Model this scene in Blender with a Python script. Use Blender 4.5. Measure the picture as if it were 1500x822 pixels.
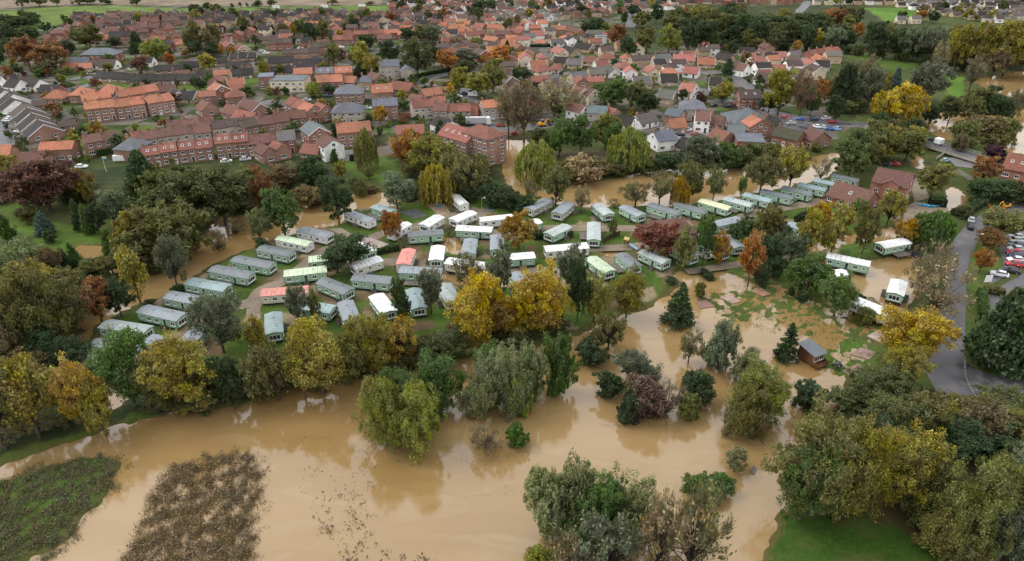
import bpy, bmesh, math, random
import numpy as np
from mathutils import Vector
from mathutils.geometry import tessellate_polygon

random.seed(7); rng = np.random.default_rng(7)
R = math.radians
for o in list(bpy.data.objects): bpy.data.objects.remove(o)
scene = bpy.context.scene
COL = scene.collection

# ------------------------------------------------------------------ camera
CAM_Z, PITCH, FOC = 86.5, R(28.86), 1000.0      # metres, drone tilt, focal length in photo pixels
SP, CP = math.sin(PITCH), math.cos(PITCH)
LAND = 0.5                                      # dry ground level; the flood stands at 0
cam_d = bpy.data.cameras.new('camera'); cam = bpy.data.objects.new('camera', cam_d); COL.objects.link(cam)
cam.location = (0, 0, CAM_Z); cam.rotation_euler = (R(90) - PITCH, 0, 0)
cam_d.sensor_width = 36; cam_d.lens = 36 * FOC / 1500; cam_d.clip_start = 1; cam_d.clip_end = 20000
scene.camera = cam

# ------------------------------------------------------------------ sky, sun, exposure (overcast autumn day)
SUN_EL, SUN_AZ = 52, 285                        # compass-like: azimuth the light comes from, 0 = +Y, clockwise
w = bpy.data.worlds.new('World'); scene.world = w; w.use_nodes = True
nt = w.node_tree; bg = nt.nodes['Background']
sky = nt.nodes.new('ShaderNodeTexSky'); sky.sky_type = 'NISHITA'; sky.sun_disc = False
sky.sun_elevation = R(SUN_EL); sky.sun_rotation = R(SUN_AZ); sky.dust_density = 4; sky.air_density = 1.0
hsv = nt.nodes.new('ShaderNodeHueSaturation'); hsv.inputs['Saturation'].default_value = 0.22
nt.links.new(sky.outputs[0], hsv.inputs['Color']); 
cloud = nt.nodes.new('ShaderNodeMixRGB'); cloud.inputs['Fac'].default_value = 0.75; cloud.inputs['Color2'].default_value = (8.0, 8.05, 8.3, 1)   # even cloud deck over the clear-sky colour
nt.links.new(hsv.outputs[0], cloud.inputs['Color1']); nt.links.new(cloud.outputs[0], bg.inputs['Color'])
bg.inputs['Strength'].default_value = 0.12
sun_d = bpy.data.lights.new('sun', 'SUN'); sun = bpy.data.objects.new('sun', sun_d); COL.objects.link(sun)
sun_d.energy = 0.8; sun_d.angle = R(30); sun_d.color = (1, 0.96, 0.9)
az = R(SUN_AZ); sd_ = Vector((math.sin(az) * math.cos(R(SUN_EL)), math.cos(az) * math.cos(R(SUN_EL)), math.sin(R(SUN_EL))))
sun.rotation_euler = sd_.to_track_quat('Z', 'Y').to_euler(); sun.location = sd_ * 300
vs = scene.view_settings; vs.view_transform = 'Standard'; vs.look = 'None'; vs.gamma = 1; vs.use_curve_mapping = False
vs.exposure = 0.88
scene.cycles.use_denoising = True; scene.cycles.max_bounces = 6; scene.cycles.transparent_max_bounces = 4

# ------------------------------------------------------------------ placement helpers: positions taken from image pixels
def G(px, py, z=LAND):
    """an image pixel cast from the camera -> X, Y on the level plane z"""
    u = (px - 750) / FOC; v = (py - 411) / FOC
    t = (CAM_Z - z) / (SP + v * CP)
    return Vector((u * t, (CP - v * SP) * t, z))
def PROJ(X, Y, Z):
    d = Y * CP - (Z - CAM_Z) * SP
    return 750 + FOC * X / d, 411 - FOC * (Y * SP + (Z - CAM_Z) * CP) / d
def top_z(Y, py):
    k = (411 - py) / FOC
    return CAM_Z + Y * (k * CP - SP) / (CP + k * SP)
def mpp(py): return 1 / (0.01018 * (py + 140))   # metres per photo pixel at that row of the ground

# ------------------------------------------------------------------ object helpers
def link(name, data, parent=None, loc=None, rz=None, color=None):
    o = bpy.data.objects.new(name, data); COL.objects.link(o)
    if parent: o.parent = parent
    if loc is not None: o.location = loc
    if rz is not None: o.rotation_euler = (0, 0, rz)
    if color is not None: o.color = (*color, 1)
    return o
def mesh(name, verts, faces, mats, fm=None, smooth=False):
    me = bpy.data.meshes.new(name); me.from_pydata([tuple(v) for v in verts], [], faces)
    for m in (mats if isinstance(mats, (list, tuple)) else [mats]): me.materials.append(m)
    if fm is not None: me.polygons.foreach_set('material_index', fm)
    if smooth: me.polygons.foreach_set('use_smooth', [True] * len(me.polygons))
    me.update(); return me
class MB:
    """collects shapes for ONE mesh"""
    def __init__(s): s.v = []; s.f = []; s.m = []
    def poly(s, pts, mi=0):
        n = len(s.v); s.v += [tuple(p) for p in pts]; s.f.append(tuple(range(n, n + len(pts)))); s.m.append(mi)
    def box(s, x0, x1, y0, y1, z0, z1, mi=0):
        n = len(s.v)
        s.v += [(x0,y0,z0),(x1,y0,z0),(x1,y1,z0),(x0,y1,z0),(x0,y0,z1),(x1,y0,z1),(x1,y1,z1),(x0,y1,z1)]
        for q in ((3,2,1,0),(4,5,6,7),(0,1,5,4),(1,2,6,5),(2,3,7,6),(3,0,4,7)):
            s.f.append(tuple(n + i for i in q)); s.m.append(mi)
    def prism(s, sec, x0, x1, mi=0, axis='x'):
        """closed section [(y,z)..] (counter-clockwise seen from +x) swept along x"""
        n = len(s.v); k = len(sec)
        for x in (x0, x1): s.v += [((x, a, b) if axis == 'x' else (a, x, b)) for a, b in sec]
        s.f.append(tuple(n + i for i in reversed(range(k)))); s.m.append(mi)
        s.f.append(tuple(n + k + i for i in range(k))); s.m.append(mi)
        for i in range(k):
            j = (i + 1) % k; s.f.append((n + i, n + j, n + k + j, n + k + i)); s.m.append(mi)
    def tube(s, pts, rad, sides=5, mi=0):
        n0 = len(s.v); pts = [Vector(p) for p in pts]
        for i, p in enumerate(pts):
            d = (pts[min(i + 1, len(pts) - 1)] - pts[max(i - 1, 0)]); d = d.normalized() if d.length > 1e-9 else Vector((0, 0, 1))
            a = d.cross(Vector((0.3, 0.9, 0.2))).normalized(); b = d.cross(a); r = rad[i] if isinstance(rad, (list, tuple)) else rad
            for k in range(sides):
                t = 2 * math.pi * k / sides; s.v.append(tuple(p + a * (r * math.cos(t)) + b * (r * math.sin(t))))
        for i in range(len(pts) - 1):
            for k in range(sides):
                k2 = (k + 1) % sides; q = n0 + i * sides
                s.f.append((q + k, q + k2, q + sides + k2, q + sides + k)); s.m.append(mi)
        s.f.append(tuple(n0 + (len(pts) - 1) * sides + k for k in range(sides))); s.m.append(mi)
    def mesh(s, name, mats, smooth=False): return mesh(name, s.v, s.f, mats, s.m, smooth)

REG = []     # every thing: (object, description, category, group, location)
def thing(o, desc, cat, group=None, loc=None, own=None):
    o['category'] = cat
    if group: o['group'] = group
    if own: o['label'] = own
    else: REG.append((o, desc, cat, Vector(loc if loc is not None else o.location)))
    return o
def structure(o): o['kind'] = 'structure'; return o

# ------------------------------------------------------------------ materials
def new_mat(name):
    m = bpy.data.materials.new(name); m.use_nodes = True; n = m.node_tree
    return m, n, n.nodes['Principled BSDF']
def N(n, t, **kw):
    x = n.nodes.new('ShaderNode' + t)
    for k, v in kw.items():
        if k in x.inputs: x.inputs[k].default_value = v
        else: setattr(x, k, v)
    return x
def mixc(n, a, b, fac, mode='MIX'):
    x = N(n, 'MixRGB', blend_type=mode)
    for s, val in (('Color1', a), ('Color2', b), ('Fac', fac)):
        if hasattr(val, 'is_output'): n.links.new(val, x.inputs[s])
        elif isinstance(val, tuple): x.inputs[s].default_value = (*val, 1) if len(val) == 3 else val
        else: x.inputs[s].default_value = val
    return x.outputs[0]
def ramp(n, src, lo, hi):
    x = N(n, 'MapRange'); n.links.new(src, x.inputs['Value'])
    x.inputs['From Min'].default_value, x.inputs['From Max'].default_value = lo
    x.inputs['To Min'].default_value, x.inputs['To Max'].default_value = hi
    return x.outputs[0]
def noise(n, scale, detail=4, rough=0.6, vec=None):
    x = N(n, 'TexNoise', Scale=scale, Detail=detail, Roughness=rough)
    if vec is not None: n.links.new(vec, x.inputs['Vector'])
    return x.outputs['Fac']
def simple(name, col, rough=0.7, var=0.25, scale=3.0, spec=0.3, metal=0.0, objcol=False, wscale=None):
    """colour (or the object's own colour) broken up by two noises, fine relief from the same noise"""
    m, n, b = new_mat(name)
    pos = N(n, 'NewGeometry').outputs['Position']
    oi = N(n, 'ObjectInfo')
    base = oi.outputs['Color'] if objcol else None
    f = noise(n, scale, 5, 0.65, pos); f2 = noise(n, scale * 0.11, 2, 0.5, pos)
    v = ramp(n, f, (0.3, 0.7), (1 - var, 1 + var)); v2 = ramp(n, f2, (0.35, 0.65), (1 - var * .6, 1 + var * .6))
    mu = N(n, 'Math', operation='MULTIPLY'); n.links.new(v, mu.inputs[0]); n.links.new(v2, mu.inputs[1])
    cc = mixc(n, base if base is not None else col, mu.outputs[0], 1.0, 'MULTIPLY')
    n.links.new(cc, b.inputs['Base Color'])
    b.inputs['Roughness'].default_value = rough; b.inputs['Specular IOR Level'].default_value = spec; b.inputs['Metallic'].default_value = metal
    return m
M = {}
M['brick'] = simple('brick_masonry', None, 0.9, 0.28, 2.2, 0.2, objcol=True)
M['render'] = simple('painted_render', None, 0.8, 0.12, 1.0, 0.3, objcol=True)
M['white'] = simple('white_paint', (0.75, 0.75, 0.73), 0.5, 0.08, 1.0)
M['worn'] = simple('worn_road_paint', (0.38, 0.37, 0.35), 0.8, 0.4, 2.5)
M['pane'] = simple('window_glass', (0.025, 0.03, 0.035), 0.06, 0.3, 0.4, 0.8)
M['timber'] = simple('brown_timber', (0.13, 0.055, 0.022), 0.8, 0.35, 5)
M['deck'] = simple('weathered_decking', (0.16, 0.14, 0.12), 0.85, 0.3, 5)
M['dark'] = simple('shadow_gap_and_machine_dark', (0.03, 0.035, 0.035), 0.7, 0.3, 3)  # near-black: shadow gap under caravans put into the colour; also bucket, machine load
M['metal'] = simple('galvanised_metal', (0.38, 0.39, 0.4), 0.45, 0.12, 2, 0.5, 0.6)
M['rubber'] = simple('tyre_rubber', (0.02, 0.02, 0.02), 0.8, 0.2, 6)
M['any'] = simple('coloured_paint', None, 0.45, 0.1, 1.5, 0.4, objcol=True)
M['stone'] = simple('stone_block', (0.30, 0.27, 0.22), 0.9, 0.3, 2)
M['concrete'] = simple('concrete_slab', None, 0.9, 0.25, 1.2, 0.2, objcol=True)
M['bark'] = simple('bark', (0.075, 0.062, 0.048), 0.95, 0.4, 6, 0.1)
M['twig'] = simple('bare_twigs', (0.18, 0.155, 0.105), 0.95, 0.35, 0.6, 0.1)

# roof tiles: object colour, rows along the slope, lichen
m, n, b = new_mat('roof_tiles'); M['roof'] = m
tc = N(n, 'TexCoord'); oi = N(n, 'ObjectInfo')
pos = N(n, 'NewGeometry').outputs['Position']
f = noise(n, 1.3, 6, 0.7, pos); f2 = noise(n, 0.16, 2, 0.5, pos)
wv = N(n, 'TexWave', Scale=1.55, Distortion=0.6, Detail=1.0); wv.bands_direction = 'Z'; n.links.new(tc.outputs['Object'], wv.inputs['Vector'])
c1 = mixc(n, oi.outputs['Color'], ramp(n, f, (0.3, 0.7), (0.66, 1.3)), 1.0, 'MULTIPLY')
c2 = mixc(n, c1, ramp(n, wv.outputs['Fac'], (0, 1), (0.84, 1.1)), 1.0, 'MULTIPLY')
c3 = mixc(n, c2, (0.05, 0.05, 0.03), ramp(n, f2, (0.52, 0.75), (0, 0.35)))
n.links.new(c3, b.inputs['Base Color']); b.inputs['Roughness'].default_value = 0.85; b.inputs['Specular IOR Level'].default_value = 0.25
bp = N(n, 'Bump', Strength=0.5, Distance=0.05); n.links.new(wv.outputs['Fac'], bp.inputs['Height']); n.links.new(bp.outputs[0], b.inputs['Normal'])

# caravan cladding: object colour with lap-board lines
m, n, b = new_mat('caravan_cladding'); M['clad'] = m
tc = N(n, 'TexCoord'); oi = N(n, 'ObjectInfo'); pos = N(n, 'NewGeometry').outputs['Position']
wv = N(n, 'TexWave', Scale=1.1, Distortion=0.0); wv.bands_direction = 'Z'; wv.wave_profile = 'SAW'; n.links.new(tc.outputs['Object'], wv.inputs['Vector'])
c1 = mixc(n, oi.outputs['Color'], ramp(n, noise(n, 0.8, 4, 0.6, pos), (0.3, 0.7), (0.82, 1.12)), 1.0, 'MULTIPLY')
c2 = mixc(n, c1, ramp(n, wv.outputs['Fac'], (0, 1), (0.9, 1.05)), 1.0, 'MULTIPLY')
n.links.new(c2, b.inputs['Base Color']); b.inputs['Roughness'].default_value = 0.5; b.inputs['Specular IOR Level'].default_value = 0.3
bp = N(n, 'Bump', Strength=0.4, Distance=0.03); n.links.new(wv.outputs['Fac'], bp.inputs['Height']); n.links.new(bp.outputs[0], b.inputs['Normal'])

# caravan roof sheet: object colour, dirt streaks
m, n, b = new_mat('caravan_roof_sheet'); M['croof'] = m
oi = N(n, 'ObjectInfo'); pos = N(n, 'NewGeometry').outputs['Position']; tc = N(n, 'TexCoord')
mp = N(n, 'Mapping'); mp.inputs['Scale'].default_value = (1.6, 0.25, 1); n.links.new(tc.outputs['Object'], mp.inputs['Vector'])
c1 = mixc(n, oi.outputs['Color'], ramp(n, noise(n, 1.2, 5, 0.7, mp.outputs[0]), (0.3, 0.7), (0.72, 1.12)), 1.0, 'MULTIPLY')
c2 = mixc(n, c1, (0.12, 0.13, 0.08), ramp(n, noise(n, 0.35, 3, 0.6, pos), (0.5, 0.8), (0, 0.5)))
sw = N(n, 'TexWave', Scale=0.26, Distortion=0.0); sw.bands_direction = 'X'; n.links.new(tc.outputs['Object'], sw.inputs['Vector'])
c2 = mixc(n, c2, (0.07, 0.075, 0.075), ramp(n, sw.outputs['Fac'], (0.93, 1.0), (0, 0.5)))
n.links.new(c2, b.inputs['Base Color']); b.inputs['Roughness'].default_value = 0.55

# foliage: object colour, per-leaf tint, clump-sized drift, light through the leaf
m = bpy.data.materials.new('foliage'); m.use_nodes = True; n = m.node_tree; M['leaf'] = m
n.nodes.remove(n.nodes['Principled BSDF']); out = n.nodes['Material Output']
oi = N(n, 'ObjectInfo'); pos = N(n, 'NewGeometry').outputs['Position']
at = N(n, 'Attribute', attribute_name='tint'); at2 = N(n, 'Attribute', attribute_name='clump')
hs = N(n, 'HueSaturation')
n.links.new(ramp(n, at2.outputs['Fac'], (0, 1), (0.484, 0.522)), hs.inputs['Hue'])
n.links.new(ramp(n, noise(n, 0.25, 2, 0.5, pos), (0.3, 0.7), (0.85, 1.15)), hs.inputs['Saturation'])
ml = N(n, 'Math', operation='MULTIPLY'); n.links.new(ramp(n, at.outputs['Fac'], (0, 1), (0.55, 1.55)), ml.inputs[0])
n.links.new(ramp(n, at2.outputs['Fac'], (0, 1), (0.8, 1.25)), ml.inputs[1])
ml2 = N(n, 'Math', operation='MULTIPLY'); n.links.new(ml.outputs[0], ml2.inputs[0]); n.links.new(ramp(n, oi.outputs['Random'], (0, 1), (0.85, 1.18)), ml2.inputs[1])
n.links.new(ml2.outputs[0], hs.inputs['Value']); n.links.new(oi.outputs['Color'], hs.inputs['Color'])
df = N(n, 'BsdfDiffuse'); tr = N(n, 'BsdfTranslucent'); gl = N(n, 'BsdfGlossy', Roughness=0.45)
for s in (df, tr): n.links.new(hs.outputs[0], s.inputs['Color'])
gl.inputs['Color'].default_value = (0.6, 0.65, 0.6, 1)
mx = N(n, 'MixShader'); mx.inputs[0].default_value = 0.38; n.links.new(df.outputs[0], mx.inputs[1]); n.links.new(tr.outputs[0], mx.inputs[2])
mx2 = N(n, 'MixShader'); mx2.inputs[0].default_value = 0.03; n.links.new(mx.outputs[0], mx2.inputs[1]); n.links.new(gl.outputs[0], mx2.inputs[2])
n.links.new(mx2.outputs[0], out.inputs['Surface'])

# ground: cover colours zoned by outlines in image pixels, broken up by noise
m, n, b = new_mat('ground_cover'); M['ground'] = m
vc = N(n, 'Attribute', attribute_name='cover'); pos = N(n, 'NewGeometry').outputs['Position']
f1 = noise(n, 0.9, 6, 0.75, pos); f2 = noise(n, 0.12, 3, 0.6, pos); f3 = noise(n, 6.0, 3, 0.7, pos)
c1 = mixc(n, vc.outputs['Color'], ramp(n, f1, (0.3, 0.7), (0.7, 1.3)), 1.0, 'MULTIPLY')
c2 = mixc(n, c1, ramp(n, f3, (0.3, 0.7), (0.75, 1.25)), 1.0, 'MULTIPLY')
c3 = mixc(n, c2, (0.11, 0.085, 0.035), ramp(n, f2, (0.48, 0.72), (0, 0.5)))
lit = N(n, 'TexVoronoi', Scale=2.3); n.links.new(pos, lit.inputs['Vector'])
c3 = mixc(n, c3, (0.17, 0.11, 0.045), ramp(n, lit.outputs['Distance'], (0.10, 0.2), (0.55, 0)))
c3 = mixc(n, c3, ramp(n, noise(n, 0.035, 3, 0.6, pos), (0.35, 0.65), (0.75, 1.2)), 1.0, 'MULTIPLY')
n.links.new(c3, b.inputs['Base Color']); b.inputs['Roughness'].default_value = 0.95; b.inputs['Specular IOR Level'].default_value = 0.1
bp = N(n, 'Bump', Strength=0.6, Distance=0.15); n.links.new(f3, bp.inputs['Height']); n.links.new(bp.outputs[0], b.inputs['Normal'])

# silt-laden flood water: streaks of thicker silt along the current, patches of ripple and slick
m, n, b = new_mat('flood_water'); M['water'] = m
pos = N(n, 'NewGeometry').outputs['Position']
mp = N(n, 'Mapping'); mp.inputs['Scale'].default_value = (0.35, 1.0, 1); mp.inputs['Rotation'].default_value = (0, 0, -0.35); n.links.new(pos, mp.inputs['Vector'])
big = noise(n, 0.035, 5, 0.6, mp.outputs[0]); st = N(n, 'TexNoise', Scale=0.16, Detail=6, Roughness=0.62, Distortion=1.2); n.links.new(mp.outputs[0], st.inputs['Vector'])
c1 = mixc(n, (0.222, 0.138, 0.05), (0.28, 0.185, 0.08), ramp(n, big, (0.35, 0.65), (0, 1)))
c2 = mixc(n, c1, (0.31, 0.222, 0.115), ramp(n, st.outputs['Fac'], (0.52, 0.72), (0, 0.55)))
sp_ = N(n, 'TexNoise', Scale=1.7, Detail=4, Roughness=0.7); n.links.new(pos, sp_.inputs['Vector'])
c3 = mixc(n, c2, (0.10, 0.065, 0.03), ramp(n, sp_.outputs['Fac'], (0.70, 0.80), (0, 0.5)))
n.links.new(c3, b.inputs['Base Color']); b.inputs['IOR'].default_value = 1.75
n.links.new(ramp(n, st.outputs['Fac'], (0.35, 0.65), (0.03, 0.11)), b.inputs['Roughness'])
bp = N(n, 'Bump', Distance=0.12); n.links.new(noise(n, 1.3, 4, 0.65, mp.outputs[0]), bp.inputs['Height']); n.links.new(ramp(n, big, (0.4, 0.62), (0.015, 0.12)), bp.inputs['Strength']); n.links.new(bp.outputs[0], b.inputs['Normal'])

# asphalt
m, n, b = new_mat('wet_asphalt'); M['asphalt'] = m
pos = N(n, 'NewGeometry').outputs['Position']; f = noise(n, 0.25, 5, 0.65, pos)
c1 = mixc(n, (0.034, 0.032, 0.037), (0.105, 0.10, 0.106), ramp(n, f, (0.35, 0.65), (0, 1)))
c2 = mixc(n, c1, (0.16, 0.12, 0.07), ramp(n, noise(n, 0.09, 4, 0.6, pos), (0.58, 0.75), (0, 0.5)))
n.links.new(c2, b.inputs['Base Color']); n.links.new(ramp(n, f, (0.35, 0.6), (0.3, 0.75)), b.inputs['Roughness'])
M['lane'] = simple('gravel_lane', (0.18, 0.145, 0.105), 0.9, 0.3, 1.5)
M['paving'] = simple('grey_paving', (0.15, 0.143, 0.138), 0.85, 0.25, 1.2)
# ================================================================== GROUND AND WATER
def P(s): 
    a = [float(t) for t in s.replace(',', ' ').split()]; return np.array(a).reshape(-1, 2)
def inside(px, py, poly):
    r = np.zeros(px.shape, bool); x0, y0 = poly.min(0); x1, y1 = poly.max(0)
    k = (px >= x0) & (px <= x1) & (py >= y0) & (py <= y1)
    if not k.any(): return r
    qx, qy = px[k], py[k]; c = np.zeros(qx.shape, bool); n_ = len(poly)
    for i in range(n_):
        ax, ay = poly[i]; bx, by = poly[(i + 1) % n_]
        if ay == by: continue
        c ^= ((ay > qy) != (by > qy)) & (qx < (bx - ax) * (qy - ay) / (by - ay) + ax)
    r[k] = c; return r
def axis(lo, f0, f1, hi, step, grow):
    a = list(np.arange(f0, f1 + 1e-6, step)); s = step
    while a[-1] < hi: s *= grow; a.append(a[-1] + s)
    s = step; b = []; x = f0
    while x > lo: s *= grow; x -= s; b.append(x)
    return np.array(b[::-1] + a)
gx = axis(-6000, -190, 200, 6000, 1.05, 1.025); gy = axis(-3000, 66, 330, 12000, 1.05, 1.014)
XX, YY = np.meshgrid(gx, gy)
def smooth_noise(X, Y, s, seed):
    r = np.random.default_rng(seed); out = np.zeros_like(X)
    for k in range(7):
        a = r.uniform(0, 6.28); fr = (2 * math.pi / s) * r.uniform(0.5, 1.9); ph = r.uniform(0, 6.28)
        out += np.sin((X * math.cos(a) + Y * math.sin(a)) * fr + ph + 1.3 * np.sin((X * math.sin(a) - Y * math.cos(a)) * fr * .7 + ph * 2))
    return out / 3.0
wx = XX + 0.9 * smooth_noise(XX, YY, 7, 1); wy = YY + 0.9 * smooth_noise(XX, YY, 7, 2)
dd = np.maximum(wy * CP + CAM_Z * SP, 5.0)
PXg = 750 + FOC * wx / dd; PYg = 411 - FOC * (wy * SP - CAM_Z * CP) / dd
WATER = [P(s) for s in (
 '-260 745 -60 700 0 684 60 664 150 631 240 611 340 595 420 574 480 561 530 552 590 543 650 530 690 517 760 516 820 500 860 486 880 474 915 462 950 452 975 436 1000 415 985 400 1010 393 1060 398 1095 412 1150 412 1185 430 1230 446 1262 462 1240 480 1205 478 1195 500 1172 520 1180 535 1215 540 1240 560 1243 583 1215 600 1190 625 1182 660 1176 700 1172 735 1150 756 1130 790 1118 822 1100 930 500 990 -350 990',
 '88 492 130 452 180 428 208 398 168 400 150 382 108 372 110 358 160 360 200 384 250 368 300 345 325 318 360 316 400 318 440 300 500 288 545 280 580 286 588 300 560 304 520 306 500 328 460 334 430 342 400 350 372 362 335 378 300 394 262 420 240 432 205 446 178 456 140 480 128 500 100 520',
 '732 206 778 205 776 258 830 266 900 262 960 250 1010 248 1040 250 1110 244 1180 232 1228 224 1232 244 1214 258 1192 265 1160 272 1100 284 1040 297 990 301 940 302 880 303 850 304 815 298 780 292 758 286 742 268 733 240',
 '1386 274 1404 276 1416 290 1414 304 1398 314 1386 312 1384 292', '1338 226 1350 232 1352 246 1344 252 1336 240',
 '1362 160 1440 168 1500 160 1620 160 1640 232 1500 228 1452 214 1410 212 1372 200 1352 186',
 '1425 116 1500 104 1640 100 1640 150 1520 150 1470 140 1440 128',
 '1238 404 1262 384 1300 378 1346 376 1352 400 1338 440 1326 462 1312 470 1300 448 1268 432 1240 430',
 '1286 338 1300 332 1318 336 1314 350 1290 356 1262 352 1225 362 1180 372 1172 362 1230 346',
 '590 396 660 402 760 396 790 404 770 420 700 424 640 412 590 412', '640 352 676 346 680 366 668 376 650 372',
 '888 360 908 362 912 374 896 380 884 372',
 '60 545 130 540 170 560 190 590 150 600 90 592 50 570')]
ISLAND = [P(s) for s in ('-120 735 0 706 60 684 120 671 174 674 168 712 122 758 112 790 40 826 -60 880 -200 860',
 '1018 436 1052 424 1082 436 1066 446 1030 446', '1196 520 1214 508 1236 500 1250 520 1240 545 1216 540 1200 532')]
MARSH = [P(s) for s in ('1030 432 1100 412 1150 410 1205 440 1262 470 1300 486 1290 520 1262 560 1215 548 1198 505 1150 492 1100 476 1050 470',
 '250 600 300 590 310 596 255 606', '1236 470 1280 452 1300 480 1250 500')]
land = np.ones(XX.shape)
for p in WATER: land[inside(PXg, PYg, p)] = 0
for p in ISLAND: land[inside(PXg, PYg, p)] = 1
for p in MARSH:
    k = inside(PXg, PYg, p); land[k] = 0.485 + 0.10 * smooth_noise(XX, YY, 15, 5)[k] + 0.05 * smooth_noise(XX, YY, 4.7, 6)[k]
for it in range(3):
    q = land.copy()
    q[1:-1, 1:-1] = (land[1:-1, 1:-1] * 2 + land[:-2, 1:-1] + land[2:, 1:-1] + land[1:-1, :-2] + land[1:-1, 2:]) / 6
    land = q
ZZ = (land - 0.5) + np.where((land > 0.03) & (land < 0.97), 0.10 * smooth_noise(XX, YY, 3.1, 3) * 4 * land * (1 - land), 0)
edge = 4 * land * (1 - land); ZZ += rng.normal(size=ZZ.shape) * 0.075 * edge
ZZ = np.where(land > 0.97, LAND, np.clip(ZZ, -0.5, LAND))

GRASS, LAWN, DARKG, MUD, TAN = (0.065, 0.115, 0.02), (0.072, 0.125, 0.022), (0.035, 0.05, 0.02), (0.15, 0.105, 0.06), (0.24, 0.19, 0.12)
cover = np.zeros((*XX.shape, 3)); cover[:] = (0.055, 0.075, 0.022)
PXr = 750 + FOC * XX / np.maximum(YY * CP + CAM_Z * SP, 5); PYr = 411 - FOC * (YY * SP - CAM_Z * CP) / np.maximum(YY * CP + CAM_Z * SP, 5)
PXj = PXg; PYj = PYg
def cell_mix(size, cols, seed):
    r = np.random.default_rng(seed); i = np.floor((XX + 3 * smooth_noise(XX, YY, 30, seed)) / size).astype(int); j = np.floor((YY + 3 * smooth_noise(XX, YY, 34, seed + 1)) / size).astype(int)
    h = ((i * 73856093) ^ (j * 19349663) ^ (seed * 83492791)) % len(cols); return np.array(cols)[h]
town = inside(PXr, PYr, P('-900 215 0 232 130 244 240 226 330 236 480 226 560 236 700 232 740 210 900 205 960 212 1080 212 1230 205 1260 170 1180 120 1260 60 1180 -20 1900 -40 1900 -90 -900 -90 -900 110'))
cover[town] = cell_mix(7.0, [(0.04,0.06,0.018),(0.06,0.105,0.02),(0.11,0.10,0.095),(0.15,0.14,0.13),(0.04,0.045,0.022),(0.045,0.07,0.02),(0.14,0.115,0.09),(0.03,0.04,0.018)], 11)[town]
park = inside(PXr, PYr, P('120 500 260 425 400 350 520 305 600 285 700 290 760 300 900 305 1000 303 1230 262 1290 300 1340 370 1345 440 1300 470 1180 420 1000 395 960 440 860 480 700 512 520 545 330 590 200 560'))
cover[park] = cell_mix(5.0, [GRASS, GRASS, MUD, TAN, (0.05, 0.085, 0.02), LAWN], 23)[park]
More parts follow.
